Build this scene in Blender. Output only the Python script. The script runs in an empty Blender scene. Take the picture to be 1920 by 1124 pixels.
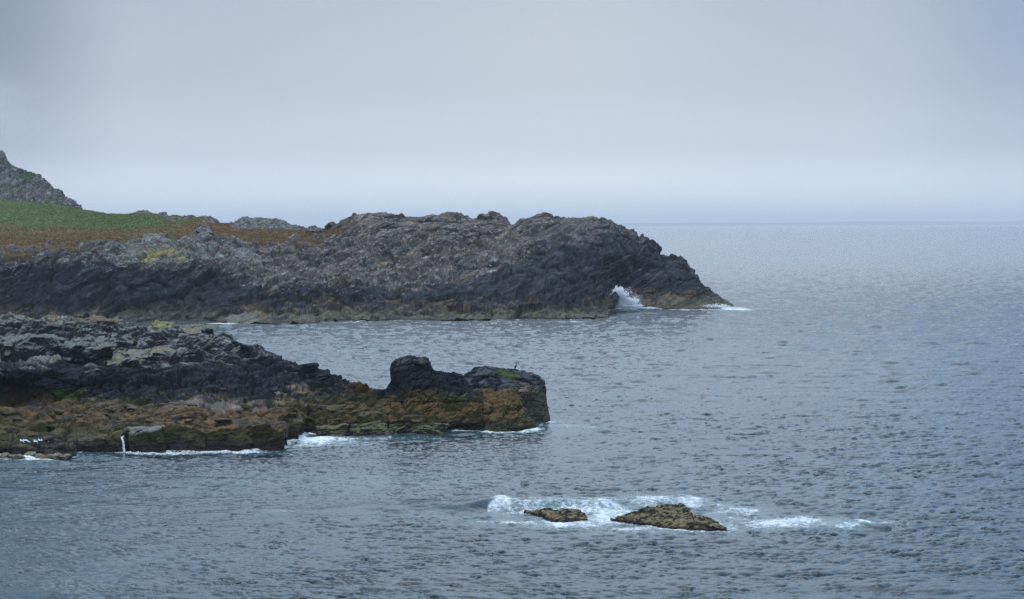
import bpy, math, random
import numpy as np
from mathutils import Matrix, Vector

# ------------------------------------------------------------------ camera, world, sun, exposure
SC = bpy.context.scene
COL = SC.collection
F = 3733.3            # focal length in pixels of the 1920 wide photograph (70 mm on 36 mm)
CAM = np.array([0.0, 0.0, 30.0])
PITCH = math.atan(139.5 / F)
ROLL = math.radians(0.2546)
_F = np.array([0, math.cos(PITCH), -math.sin(PITCH)])
_U0 = np.array([0, math.sin(PITCH), math.cos(PITCH)])
_R0 = np.array([1.0, 0, 0])
_R = math.cos(ROLL) * _R0 - math.sin(ROLL) * _U0
_U = math.cos(ROLL) * _U0 + math.sin(ROLL) * _R0
cd = bpy.data.cameras.new("camera")
cam = bpy.data.objects.new("camera", cd)
COL.objects.link(cam)
cd.lens = 70.0; cd.sensor_width = 36.0; cd.clip_start = 1.0; cd.clip_end = 200000.0
M = Matrix.Identity(4)
for i in range(3):
    M[i][0] = _R[i]; M[i][1] = _U[i]; M[i][2] = -_F[i]; M[i][3] = CAM[i]
cam.matrix_world = M
SC.camera = cam
SC.view_settings.view_transform = 'Standard'
SC.view_settings.look = 'None'
SC.view_settings.exposure = 0.1
SC.view_settings.gamma = 1.0
SC.render.engine = 'CYCLES'
SC.cycles.max_bounces = 9
SC.cycles.diffuse_bounces = 7
SC.cycles.glossy_bounces = 3
SC.cycles.volume_bounces = 2
SC.cycles.use_denoising = True
SC.cycles.denoiser = 'OPENIMAGEDENOISE'
SC.cycles.denoising_input_passes = 'RGB_ALBEDO_NORMAL'
SC.cycles.denoising_prefilter = 'NONE'
SC.cycles.use_fast_gi = False

SUN_EL, SUN_AZ = math.radians(72), math.radians(-60)      # azimuth from +Y towards +X
world = bpy.data.worlds.new("World"); SC.world = world; world.use_nodes = True
nt = world.node_tree; nt.nodes.clear()
def wn(t, **kw):
    n = nt.nodes.new(t)
    for k, v in kw.items(): setattr(n, k, v)
    return n
w_out = wn('ShaderNodeOutputWorld'); w_bg = wn('ShaderNodeBackground'); w_bg.inputs['Strength'].default_value = 0.1
sky = wn('ShaderNodeTexSky'); sky.sky_type = 'NISHITA'; sky.sun_disc = False
sky.sun_elevation = SUN_EL; sky.sun_rotation = SUN_AZ; sky.air_density = 1.5; sky.dust_density = 3.0
tc = wn('ShaderNodeTexCoord'); sp = wn('ShaderNodeSeparateXYZ')
nt.links.new(tc.outputs['Generated'], sp.inputs[0])
cr = wn('ShaderNodeValToRGB')
cr.color_ramp.interpolation = 'EASE'
els = [(0.0, (.72, .82, .92)), (.018, (.77, .86, .95)), (.042, (.60, .675, .765)), (.075, (.53, .59, .68)), (.118, (.49, .55, .64)),
       (.17, (.61, .80, 1.06)), (.40, (1.10, 1.30, 1.56)), (1.0, (1.8, 1.98, 2.2))]
while len(cr.color_ramp.elements) < len(els): cr.color_ramp.elements.new(.5)
for e, (p, c) in zip(cr.color_ramp.elements, els): e.position = p; e.color = (*c, 1)
nt.links.new(sp.outputs['Z'], cr.inputs[0])
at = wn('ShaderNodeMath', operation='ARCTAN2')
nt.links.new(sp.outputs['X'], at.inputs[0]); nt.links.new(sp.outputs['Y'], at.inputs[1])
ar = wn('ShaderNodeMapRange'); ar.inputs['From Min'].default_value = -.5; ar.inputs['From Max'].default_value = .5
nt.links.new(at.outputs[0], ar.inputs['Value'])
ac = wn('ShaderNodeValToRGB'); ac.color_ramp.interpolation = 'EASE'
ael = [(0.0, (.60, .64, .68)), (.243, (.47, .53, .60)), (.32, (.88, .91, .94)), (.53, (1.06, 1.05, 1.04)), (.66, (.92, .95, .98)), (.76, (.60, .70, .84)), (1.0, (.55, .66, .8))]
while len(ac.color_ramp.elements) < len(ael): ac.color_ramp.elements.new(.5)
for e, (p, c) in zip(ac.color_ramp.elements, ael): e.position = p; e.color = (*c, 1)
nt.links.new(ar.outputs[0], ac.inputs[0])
# lens vignette put into the sky colour: darker sides, weakest at the horizon
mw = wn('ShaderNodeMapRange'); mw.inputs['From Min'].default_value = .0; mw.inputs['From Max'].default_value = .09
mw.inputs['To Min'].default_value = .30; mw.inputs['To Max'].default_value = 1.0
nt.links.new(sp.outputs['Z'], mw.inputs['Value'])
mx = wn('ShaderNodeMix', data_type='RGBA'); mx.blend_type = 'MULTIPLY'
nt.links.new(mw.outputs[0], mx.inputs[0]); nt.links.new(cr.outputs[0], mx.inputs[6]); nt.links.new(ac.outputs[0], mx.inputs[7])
# faint uneven cloud
cn = wn('ShaderNodeTexNoise'); cn.inputs['Scale'].default_value = 3.5; cn.inputs['Detail'].default_value = 3
nt.links.new(tc.outputs['Generated'], cn.inputs['Vector'])
cm = wn('ShaderNodeMapRange'); cm.inputs['To Min'].default_value = 9.2; cm.inputs['To Max'].default_value = 10.4
nt.links.new(cn.outputs['Fac'], cm.inputs['Value'])
sc_ = wn('ShaderNodeVectorMath', operation='SCALE')
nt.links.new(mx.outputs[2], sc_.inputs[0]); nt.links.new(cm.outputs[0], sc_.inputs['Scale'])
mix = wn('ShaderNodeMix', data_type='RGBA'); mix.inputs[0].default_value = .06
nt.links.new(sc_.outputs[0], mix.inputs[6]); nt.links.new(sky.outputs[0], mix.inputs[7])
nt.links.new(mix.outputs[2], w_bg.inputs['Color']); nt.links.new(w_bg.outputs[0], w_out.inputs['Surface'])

sl = bpy.data.lights.new("sun", 'SUN'); sl.energy = 0.9; sl.angle = math.radians(32); sl.color = (1.0, .98, .95)
so = bpy.data.objects.new("sun", sl); COL.objects.link(so)
sdir = Vector((math.sin(SUN_AZ) * math.cos(SUN_EL), math.cos(SUN_AZ) * math.cos(SUN_EL), math.sin(SUN_EL)))
so.rotation_euler = sdir.to_track_quat('Z', 'Y').to_euler()
so.location = (0, 0, 100)

# ------------------------------------------------------------------ projection helpers
def ray(px, py):
    return _F * F + _R * (px - 960.0) - _U * (py - 562.0)
def pt(px, py, v):
    """pixel of the photograph plus a distance (v > 60) or a height above the sea (v <= 60) -> point in the world"""
    r = ray(px, py)
    t = v / r[1] if v > 60 else (v - 30.0) / r[2]
    return CAM + r * t
def project(P):
    d = P - CAM
    w = d @ _F
    return 960 + F * (d @ _R) / w, 562 - F * (d @ _U) / w

# ------------------------------------------------------------------ numpy noise
def _hash(ix, iy, iz, seed):
    h = (ix.astype(np.uint32) * np.uint32(0x8da6b343)) ^ (iy.astype(np.uint32) * np.uint32(0xd8163841)) ^ (iz.astype(np.uint32) * np.uint32(0xcb1ab31f)) ^ np.uint32((seed * 0x9E3779B1) & 0xffffffff)
    h ^= h >> np.uint32(15); h *= np.uint32(0x2c1b3c6d); h ^= h >> np.uint32(12); h *= np.uint32(0x297a2d39); h ^= h >> np.uint32(15)
    return h
def _h01(h, k=0):
    if k: h = (h * np.uint32((0x85ebca6b + 2 * k * 0x27d4eb2f) & 0xffffffff | 1)); h ^= h >> np.uint32(13)
    return (h & np.uint32(0xffffff)).astype(np.float32) / np.float32(0xffffff)
def vnoise(P, seed=0):
    P = P.astype(np.float32)
    i = np.floor(P); f = P - i; i = i.astype(np.int32)
    f = f * f * f * (f * (f * 6 - 15) + 10)
    out = 0
    for dx in (0, 1):
        wx = f[:, 0] if dx else 1 - f[:, 0]
        for dy in (0, 1):
            wy = f[:, 1] if dy else 1 - f[:, 1]
            for dz in (0, 1):
                wz = f[:, 2] if dz else 1 - f[:, 2]
                out = out + wx * wy * wz * _h01(_hash(i[:, 0] + dx, i[:, 1] + dy, i[:, 2] + dz, seed))
    return out * 2 - 1
def fbm(P, seed=0, octv=4, gain=.5):
    a, s, out, tot = 1.0, 1.0, 0, 0
    for o in range(octv):
        out = out + a * vnoise(P * s + 17.3 * o, seed + o); tot += a; a *= gain; s *= 2.03
    return out / tot
def worley(P, seed=0, jit=.9):
    """-> F1, F2, random value of the nearest cell, vector from its centre, three random numbers of it"""
    P = P.astype(np.float32)
    i = np.floor(P).astype(np.int32); f = P - i
    n = len(P)
    F1 = np.full(n, 9, np.float32); F2 = np.full(n, 9, np.float32)
    D = np.zeros((n, 3), np.float32); H = np.zeros(n, np.uint32)
    for dx in (-1, 0, 1):
        for dy in (-1, 0, 1):
            for dz in (-1, 0, 1):
                h = _hash(i[:, 0] + dx, i[:, 1] + dy, i[:, 2] + dz, seed)
                vx = f[:, 0] - dx - .5 - (_h01(h, 1) - .5) * jit
                vy = f[:, 1] - dy - .5 - (_h01(h, 2) - .5) * jit
                vz = f[:, 2] - dz - .5 - (_h01(h, 3) - .5) * jit
                d = np.sqrt(vx * vx + vy * vy + vz * vz)
                m = d < F1
                F2 = np.where(m, F1, np.minimum(F2, d))
                F1 = np.where(m, d, F1)
                D[m, 0] = vx[m]; D[m, 1] = vy[m]; D[m, 2] = vz[m]; H[m] = h[m]
    return F1, F2, _h01(H, 4), D, np.stack([_h01(H, 5), _h01(H, 6), _h01(H, 7)], 1)
def strata(P, dip=20, strike=10, scale=(4, 4, 1.2)):
    """coordinates along and across tilted beds"""
    a, b = math.radians(dip), math.radians(strike)
    Rz = np.array([[math.cos(b), math.sin(b), 0], [-math.sin(b), math.cos(b), 0], [0, 0, 1]])
    Ry = np.array([[math.cos(a), 0, math.sin(a)], [0, 1, 0], [-math.sin(a), 0, math.cos(a)]])
    return (P @ (Ry @ Rz).T) / np.array(scale)
def facets(P, size, dip, strike, seed, flat=3.0, offs=.5, tilt=.6, crack=.25, cw=.08):
    """angular block relief, in units of the block size"""
    q = strata(P, dip, strike, (size * flat, size * flat * .5, size))
    q = q + .25 * np.stack([vnoise(q * .7, seed + 40), vnoise(q * .7, seed + 41), vnoise(q * .7, seed + 42)], 1)
    F1, F2, r, D, g = worley(q, seed)
    h = (r - .5) * offs + ((g - .5) * D).sum(1) * 2 * tilt
    h = h - crack * np.exp(-(F2 - F1) / cw)
    return h, r

# ------------------------------------------------------------------ mesh and material helpers
def mesh_np(name, V, Fq, mat, attrs=None, smooth=False, parent=None, tri=False):
    me = bpy.data.meshes.new(name)
    k = 3 if tri else 4
    V = np.ascontiguousarray(V, np.float32); Fq = np.ascontiguousarray(Fq, np.int32)
    me.vertices.add(len(V)); me.vertices.foreach_set('co', V.ravel())
    me.loops.add(Fq.size); me.loops.foreach_set('vertex_index', Fq.ravel())
    me.polygons.add(len(Fq)); me.polygons.foreach_set('loop_start', np.arange(0, Fq.size, k, dtype=np.int32))
    me.polygons.foreach_set('use_smooth', np.full(len(Fq), smooth))
    me.update(calc_edges=True)
    for n, a in (attrs or {}).items():
        if a.ndim == 1:
            at_ = me.attributes.new(n, 'FLOAT', 'POINT'); at_.data.foreach_set('value', a.astype(np.float32))
        else:
            at_ = me.attributes.new(n, 'FLOAT_COLOR', 'POINT')
            c = np.ones((len(a), 4), np.float32); c[:, :3] = a; at_.data.foreach_set('color', c.ravel())
    me.materials.append(mat)
    o = bpy.data.objects.new(name, me); COL.objects.link(o)
    if parent: o.parent = parent
    return o
def tag(o, label=None, cat=None, group=None, kind=None):
    if label: o['label'] = label
    if cat: o['category'] = cat
    if group: o['group'] = group
    if kind: o['kind'] = kind
    return o
def grid_faces(nr, nc):
    a = np.arange(nr * nc).reshape(nr, nc)
    return np.stack([a[:-1, :-1], a[:-1, 1:], a[1:, 1:], a[1:, :-1]], -1).reshape(-1, 4)
def normals(G):
    dv = np.gradient(G, axis=0); du = np.gradient(G, axis=1)
    n = np.cross(du, dv); l = np.linalg.norm(n, axis=2, keepdims=True); n = n / np.maximum(l, 1e-9)
    return n
def new_mat(name):
    m = bpy.data.materials.new(name); m.use_nodes = True
    m.node_tree.nodes.clear()
    return m, m.node_tree
def rock_mat(name, s=1.0, rough=.9, bump=.25, var=.45, spec=.12):
    """albedo from the mesh's own rock zones, broken up by grain, speckle and fine relief"""
    m, t = new_mat(name); N, L = t.nodes.new, t.links.new
    out = N('ShaderNodeOutputMaterial'); b = N('ShaderNodeBsdfPrincipled')
    a = N('ShaderNodeAttribute'); a.attribute_name = 'Col'
    g = N('ShaderNodeNewGeometry')
    n1 = N('ShaderNodeTexNoise'); n1.inputs['Scale'].default_value = 1.3 / s; n1.inputs['Detail'].default_value = 8; n1.inputs['Roughness'].default_value = .72
    n2 = N('ShaderNodeTexNoise'); n2.inputs['Scale'].default_value = 4.5 / s; n2.inputs['Detail'].default_value = 5; n2.inputs['Roughness'].default_value = .7
    L(g.outputs['Position'], n1.inputs['Vector']); L(g.outputs['Position'], n2.inputs['Vector'])
    r1 = N('ShaderNodeMapRange'); r1.inputs['From Min'].default_value = .3; r1.inputs['From Max'].default_value = .7
    r1.inputs['To Min'].default_value = 1 - var; r1.inputs['To Max'].default_value = 1 + var
    L(n1.outputs['Fac'], r1.inputs['Value'])
    r2 = N('ShaderNodeMapRange'); r2.inputs['From Min'].default_value = .3; r2.inputs['From Max'].default_value = .7
    r2.inputs['To Min'].default_value = 1 - var * .7; r2.inputs['To Max'].default_value = 1 + var * .7
    L(n2.outputs['Fac'], r2.inputs['Value'])
    mm = N('ShaderNodeMath'); mm.operation = 'MULTIPLY'; L(r1.outputs[0], mm.inputs[0]); L(r2.outputs[0], mm.inputs[1])
    v = N('ShaderNodeVectorMath'); v.operation = 'SCALE'; L(a.outputs['Color'], v.inputs[0]); L(mm.outputs[0], v.inputs['Scale'])
    L(v.outputs[0], b.inputs['Base Color'])
    w = N('ShaderNodeAttribute'); w.attribute_name = 'wet'
    rr = N('ShaderNodeMapRange'); rr.inputs['To Min'].default_value = rough; rr.inputs['To Max'].default_value = .42
    L(w.outputs['Fac'], rr.inputs['Value']); L(rr.outputs[0], b.inputs['Roughness'])
    b.inputs['Specular IOR Level'].default_value = spec
    bp = N('ShaderNodeBump'); bp.inputs['Strength'].default_value = bump; bp.inputs['Distance'].default_value = .35 * s
    ad = N('ShaderNodeMath'); ad.operation = 'ADD'; L(n1.outputs['Fac'], ad.inputs[0]); L(n2.outputs['Fac'], ad.inputs[1])
    L(ad.outputs[0], bp.inputs['Height']); L(bp.outputs[0], b.inputs['Normal'])
    L(b.outputs[0], out.inputs['Surface'])
    return m
def plain_mat(name, col, rough=.7, var=.2, scale=8, spec=.3):
    m, t = new_mat(name); N, L = t.nodes.new, t.links.new
    out = N('ShaderNodeOutputMaterial'); b = N('ShaderNodeBsdfPrincipled')
    n = N('ShaderNodeTexNoise'); n.inputs['Scale'].default_value = scale
    tcx = N('ShaderNodeTexCoord'); L(tcx.outputs['Object'], n.inputs['Vector'])
    r = N('ShaderNodeMapRange'); r.inputs['To Min'].default_value = 1 - var; r.inputs['To Max'].default_value = 1 + var; L(n.outputs['Fac'], r.inputs['Value'])
    v = N('ShaderNodeVectorMath'); v.operation = 'SCALE'; v.inputs[0].default_value = col; L(r.outputs[0], v.inputs['Scale'])
    L(v.outputs[0], b.inputs['Base Color']); b.inputs['Roughness'].default_value = rough; b.inputs['Specular IOR Level'].default_value = spec
    L(b.outputs[0], out.inputs['Surface'])
    return m

M_NEAR = rock_mat('near_rock', .6, bump=.35, var=.40)
M_FAR = rock_mat('far_rock', 1.8, bump=.3, var=.36)
M_HILL = rock_mat('hill_rock', 2.0, bump=.5, var=.45)

# ------------------------------------------------------------------ sheets: traced ledge lines turned into terrain
def sheet(layers, res, rows, blur=2):
    """layers: lists of (px, py, height-or-distance), or ('off', (dx,dy,dz)) for a copy of the one before, shifted.
    -> grid of points (rows x cols x 3) and, for every row, which layer gap it belongs to"""
    L3, U = [], []
    for l in layers:
        if l[0] == 'raw':
            p = np.array(l[1]); px = np.array(l[2], float); u = (px - px[0]) / (px[-1] - px[0])
        elif l[0] == 'off':
            p = L3[-1] + np.array(l[1]); u = U[-1]
        elif l[0] == 'under':
            p = L3[-1] + np.array([0, l[1], 0]); p[:, 2] = -2.0; u = U[-1]
        else:
            last = None; q = []
            for e in l:
                v = e[2] if len(e) > 2 else last
                last = v; q.append(pt(e[0], e[1], v))
            p = np.array(q); px = np.array([e[0] for e in l], float); u = (px - px[0]) / (px[-1] - px[0])
        L3.append(p); U.append(u)
    ln = max(np.linalg.norm(np.diff(p, axis=0), axis=1).sum() * 0 + abs(p[-1, 0] - p[0, 0]) for p in L3)
    nc = max(24, int(ln / res))
    uu = np.linspace(0, 1, nc)
    R = [np.stack([np.interp(uu, u, p[:, k]) for k in range(3)], 1) for p, u in zip(L3, U)]
    out = []
    for k in range(len(R) - 1):
        n = rows[k]
        for j in range(n): out.append(R[k] + (R[k + 1] - R[k]) * (j / n))
    out.append(R[-1])
    G = np.array(out)
    for _ in range(blur):
        G[1:-1] = (G[:-2] + 2 * G[1:-1] + G[2:]) / 4
    for _ in range(max(1, blur // 2)):
        G[:, 1:-1] = (G[:, :-2] + 2 * G[:, 1:-1] + G[:, 2:]) / 4
    return G
def close_ends(V, Fq, nr, nc):
    """fans that close the two ends of a block"""
    a = np.arange(nr * nc).reshape(nr, nc); add = []; nv = []
    base = len(V)
    for j, c in ((0, 0), (1, nc - 1)):
        cen = V[a[:, c]].mean(0); nv.append(cen)
        col = a[:, c]
        for r in range(0, nr - 1):
            q = (col[r], base + j, base + j, col[r + 1])
            add.append((col[r + 1], col[r], base + j) if c == 0 else (col[r], col[r + 1], base + j))
    return np.vstack([V, np.array(nv)]), add

def lerp(a, b, t): return a + (b - a) * t
def sst(x, a, b):
    t = np.clip((x - a) / (b - a), 0, 1); return t * t * (3 - 2 * t)
C = lambda *a: np.array(a, np.float32)
def mixc(col, c, m):
    return col + (c - col) * m[:, None]

BLACK = C(.0085, .0105, .0145); DGREY = C(.030, .033, .039); GREY = C(.185, .183, .178); PALE = C(.30, .30, .30)
LICH = C(.17, .175, .10); YEL = C(.30, .235, .035); PURP = C(.104, .080, .066)
WRACK = C(.105, .055, .016); OLIVE = C(.048, .043, .013); PINK = C(.135, .10, .08); BARN = C(.022, .015, .012)
ALG = C(.066, .090, .010); GRASS = C(.068, .112, .028); HEATH = C(.135, .080, .030); YMOSS = C(.17, .16, .02)
BROCK = C(.125, .085, .05)

def streaks(P, size, dip, strike, seed):
    q = strata(P, dip, strike, (size * 14, size * 14, size))
    q = q + np.stack([q[:, 0] * 0, q[:, 0] * 0, fbm(P * (.12 / size), seed + 5, 3) * 2.5 + vnoise(P * (.5 / size), seed + 6) * .5], 1)
    return fbm(q, seed, 3)
def blob(px, py, cx, cy, rx, ry):
    return np.exp(-(((px - cx) / rx) ** 2 + ((py - cy) / ry) ** 2))

# near shore rock zones: bare grey above, black tar lichen, wrack, then barnacles at the water
def near_col(P, N, r1, r2, px, py, seed=0, black_top=9.3):
    z = P[:, 2]; n = fbm(P * .35, 60 + seed, 4); n2 = fbm(P * 1.1, 70 + seed, 4); up = N[:, 2]
    c = np.tile(BLACK, (len(P), 1))
    c = mixc(c, DGREY * 1.25, np.clip(.3 + 1.1 * n2 + .9 * (r2 - .5) + 1.2 * streaks(P, .25, 9, 8, 217), 0, 1) * .75)
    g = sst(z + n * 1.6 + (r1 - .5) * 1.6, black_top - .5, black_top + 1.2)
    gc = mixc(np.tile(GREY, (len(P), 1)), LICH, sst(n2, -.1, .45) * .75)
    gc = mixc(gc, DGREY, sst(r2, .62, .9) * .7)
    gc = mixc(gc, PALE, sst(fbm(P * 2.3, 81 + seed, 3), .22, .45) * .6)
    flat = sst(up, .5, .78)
    c = mixc(c, gc, g * (.12 + .88 * flat))  # grey kept to upward faces, steep ones black: light from above in the colour
    # tidal zone
    t = 1 - sst(z + n * 1.6 + (r1 - .5) * 1.2, 4.3, 5.4)
    tc_ = mixc(np.tile(WRACK, (len(P), 1)), PINK, sst(z + n2 * 1.2, 3.6, 4.7) * .8)
    tc_ = tc_ * np.clip(1 + 1.2 * streaks(P, .22, 9, 8, 216), .4, 1.8)[:, None]
    tc_ = mixc(tc_, BLACK * 1.3, sst(n2 + .35 * n + (r1 - .5) * .5, .0, .22) * .88)
    tc_ = mixc(tc_, C(.07, .06, .022), sst(n, .05, .3) * .5)
    tc_ = mixc(tc_, OLIVE, np.clip((1 - sst(up, .45, .75)) + (1 - sst(z, 2.0, 3.2)) * .7, 0, 1))
    tc_ = mixc(tc_, BARN, (1 - sst(z + n2 * 1.3, .9, 1.7)))
    c = mixc(c, tc_, t)
    return c, np.clip(t * .8, 0, 1)

def beds(P, size, dip, strike, seed, keep=.6):
    q = strata(P, dip, strike, (size * 9, size * 9, size))
    w = fbm(q * .6, seed + 80, 3) * 2.2 + vnoise(q * np.array([3, 3, .4]), seed + 83) * .35
    c = q[:, 2] + w
    f = c - np.floor(c)
    prof = np.where(f < .85, (f / .85) ** 1.4, 1 - (f - .85) / .15)
    br = sst(vnoise(np.stack([q[:, 0] * 1.1, q[:, 1] * 1.1, np.floor(c) * 1.37], 1), seed + 84), -1 + keep * .6, .5)
    return (prof - .5) * (.25 + .75 * br)
def relief(P, Nf, spec, amp):
    """spec: list of (size, dip, strike, seed, gain)"""
    d = np.zeros(len(P), np.float32); rs = []; P = P + .35 * np.stack([vnoise(P * .3, 901), vnoise(P * .3, 902), vnoise(P * .3, 903)], 1)
    for e in spec:
        if e[0] == 'beds':
            d += beds(P, *e[1:5]) * e[1] * e[5]; continue
        size, dip, strike, seed, gain, flat, crack = e
        h, r = facets(P, size, dip, strike, seed, flat=flat, crack=crack)
        d += h * size * gain; rs.append(r)
    return d * amp, rs

def build_rock(name, layers, res, rows, spec, colf, mat, amp=1.0, soft=.35, softs=.5, blur=2, closed=False, edge=None, seed=0, warp=0, strk=None):
    G = sheet(layers, res, rows, blur)
    nr, nc = G.shape[:2]
    P0 = G.reshape(-1, 3).astype(np.float32)
    if warp: P0 = P0 + warp * np.stack([fbm(P0 * .45, 911, 2), fbm(P0 * .45, 912, 2), .6 * fbm(P0 * .45, 913, 2)], 1).astype(np.float32); G = P0.reshape(nr, nc, 3)
    Nb = normals(G).reshape(-1, 3)
    if (Nb[:, 2].mean()) < 0: Nb = -Nb
    big = fbm(P0 * (softs / 6), 30 + seed, 3) * soft * 2
    d, rs = relief(P0, Nb, spec, amp)
    d = d + big
    if strk: d = d + streaks(P0, *strk) * strk[0] * 1.1
    d = d + fbm(P0 * (1.2 / max(res, .1) * .18), 33 + seed, 3) * res * .5
    if edge is not None: d = d * edge(P0)
    P = P0 + Nb * d[:, None]
    N = normals(P.reshape(nr, nc, 3)).reshape(-1, 3)
    if N[:, 2].mean() < 0: N = -N
    px, py = project(P0)
    col, wet = colf(P, N, rs[0], rs[-1], px, py)
    V = P; Fq = grid_faces(nr, nc)
    if closed:
        V, add = close_ends(P, Fq, nr, nc)
        col = np.vstack([col, col[:2] * 0 + col.mean(0)]); wet = np.append(wet, [0, 0])
        # quads with a repeated corner are not valid: use a triangulated mesh
        T = np.vstack([Fq[:, [0, 1, 2]], Fq[:, [0, 2, 3]], np.array(add)])
        o = mesh_np(name, V, T, mat, {'Col': col, 'wet': wet}, tri=True)
    else:
        o = mesh_np(name, V, Fq, mat, {'Col': col, 'wet': wet})
    return o, P.reshape(nr, nc, 3), N.reshape(nr, nc, 3), (px.reshape(nr, nc), py.reshape(nr, nc))

# ------------------------------------------------------------------ the near rocky point
NW = [(-90, 859, 0), (0, 855), (60, 859), (110, 858), (140, 856), (149, 848), (240, 848.5), (320, 848), (372, 845), (426, 846), (519, 844), (534, 829), (563, 822), (567, 811),
      (595, 815), (646, 815), (729, 812), (773, 813), (842, 809), (905, 810)]
N2 = [(-90, 844, 1), (0, 840), (60, 842), (110, 840), (140, 832, 1.4), (149, 822, 1.9), (222, 817, 2.2), (236, 806, 3), (313, 800, 3.3), (372, 793, 3.8), (426, 796, 3.5), (470, 797, 3.4),
      (519, 795, 3.4), (534, 790, 3), (563, 793, 2.2), (567, 797, 1), (595, 800, 1.0), (605, 792, 1.7), (646, 790, 1.8), (729, 789, 1.8), (773, 788, 1.9), (842, 790, 1.45), (905, 795, 1.2)]
N3 = [(-90, 815, 1.6), (0, 812, 1.8), (100, 810, 1.8), (200, 795, 2.6), (240, 790, 3.1), (313, 780, 3.9), (372, 775, 4.1), (470, 775, 4.0), (540, 775, 3.8), (567, 776, 2.8), (600, 778, 2.4),
      (700, 775, 2.6), (800, 770, 2.6), (905, 770, 3)]
N4 = [(-90, 750, 4.5), (0, 748, 4.5), (130, 745, 4.7), (250, 752, 4.6), (330, 760, 4.4), (430, 766, 4.2), (500, 764, 4.2), (600, 757, 3.7), (690, 750, 3.9), (760, 745, 4.4), (905, 745, 4.6)]
N5 = [(-90, 702, 8.8), (0, 700, 8.8), (100, 692, 8.9), (200, 690, 8.9), (300, 690, 8.8), (400, 690, 8.8), (480, 690, 8.4), (560, 705, 6.9), (640, 725, 5.7), (700, 735, 4.8), (760, 735, 5.0), (905, 735, 5.2)]
N5B = [(-90, 677, 307.5), (0, 677), (100, 677), (200, 676), (300, 684, 305), (400, 680, 305), (480, 682, 306), (560, 700, 307), (640, 722, 303), (700, 733, 302), (760, 735, 303), (905, 735, 303)]
N5C = [(-90, 642, 308.5), (0, 642), (100, 642), (200, 645), (300, 668, 306.5), (400, 665, 306.5), (480, 672, 307.5), (560, 696, 308), (640, 719, 304), (700, 731, 302.5), (760, 735, 303.5), (905, 735, 303.5)]
N6 = [(-90, 630, 320), (0, 630), (100, 628), (200, 630), (300, 646, 313), (400, 655, 311), (480, 668, 310), (560, 692, 309), (640, 716, 304.5), (700, 729, 303), (760, 735, 304), (905, 735, 304)]
N6B = [(-90, 603, 323), (0, 603), (100, 605), (200, 605), (300, 630, 315), (400, 640, 313), (480, 658, 312), (560, 687, 310), (640, 713, 306), (700, 728, 303.5), (760, 735, 304.5), (905, 735, 304.5)]
N7 = [(-90, 584, 335), (0, 588), (36, 592), (91, 594), (143, 598), (199, 598), (223, 599), (234, 608, 330), (276, 617, 325), (292, 610), (323, 608), (383, 614), (398, 620, 324),
      (402, 631, 322), (422, 633, 321), (447, 648, 320), (479, 648, 319), (505, 657, 318), (519, 674, 316), (537, 677, 315), (577, 686, 313), (607, 700, 310), (641, 712, 308), (667, 721, 307),
      (692, 725, 306), (720, 737, 305), (905, 737, 304)]
SPEC_NEAR = [('beds', 1.5, 9, 10, 109, .48), ('beds', .5, 12, 5, 110, .45), (2.1, 10, 20, 3, .58, 2.4, .85), (.8, 14, 15, 5, .40, 2.8, .7), (.32, 25, 40, 7, .28, 2.5, .35)]
def cp(P, N, r1, r2, px, py):
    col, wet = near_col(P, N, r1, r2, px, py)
    up = sst(N[:, 2], .2, .7)
    nz = fbm(P * 1.5, 91, 3)
    # green weed patch and the rusty weed beside it
    m = blob(px, py, 120, 737, 42, 8) * 1.5 + nz * .5
    col = mixc(col, ALG * .75, sst(m + .6 * fbm(P * 4, 39, 3), .72, 1.0))
    m = blob(px, py, 55, 745, 70, 9) + nz * .4
    col = mixc(col, WRACK * .55, sst(m, .5, .8) * .8)
    # orange brown wrack on the top of the shelf
    m = np.maximum(blob(px, py, 430, 776, 160, 16), blob(px, py, 690, 782, 120, 12)) + nz * .35
    col = mixc(col, WRACK * 1.15, sst(m - .5 * sst(fbm(P * .9, 218, 3), .0, .3), .35, .7) * up * .85)
    m = blob(px, py, 676, 726, 40, 14) + nz * .3
    col = mixc(col, WRACK * .85, sst(m, .5, .8) * .8 * (1 - sst(fbm(P * 1.6, 219, 3), .0, .25) * .8))
    m = blob(px, py, 420, 760, 120, 8) + nz * .3
    col = mixc(col, C(.20, .17, .145), sst(m, .5, .85) * .7)
    # crust of yellow lichen along the back ridge
    m = np.maximum.reduce([blob(px, py, 100, 598, 16, 7), blob(px, py, 190, 597, 26, 5)]) + nz * .3
    col = mixc(col, C(.19, .135, .055), sst(m + .8 * fbm(P * 3.2, 220, 3), .6, .95) * .8)
    return col, wet
def setback(l):
    out = []
    for e in l:
        v = e[2] if len(e) > 2 else out[-1][3]
        p = pt(e[0], e[1], v)
        if 146 <= e[0] <= 563: p = p + np.array([0, 1.8, -.15])
        out.append((e[0], e[1], p, v))
    return ('raw', [o[2] for o in out], [o[0] for o in out])
point, GP, GN, _ = build_rock('rocky_point',
    [setback(NW), setback(N2), N3, N4, N5, N5B, N5C, N6, N6B, N7, ('off', (0, 8, -5)), ('under', 10)], .16, [26, 34, 60, 34, 34, 20, 40, 18, 40, 14, 8], SPEC_NEAR, cp, M_NEAR, strk=(.3, 9, 8, 212), soft=.5, softs=.9, blur=3,
    edge=lambda P: .45 + .55 * sst(P[:, 2], -.2, 2.0))
tag(point, 'low dark rocky point with black upper ledges and a brown weedy shelf at the water', kind='structure')

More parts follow.
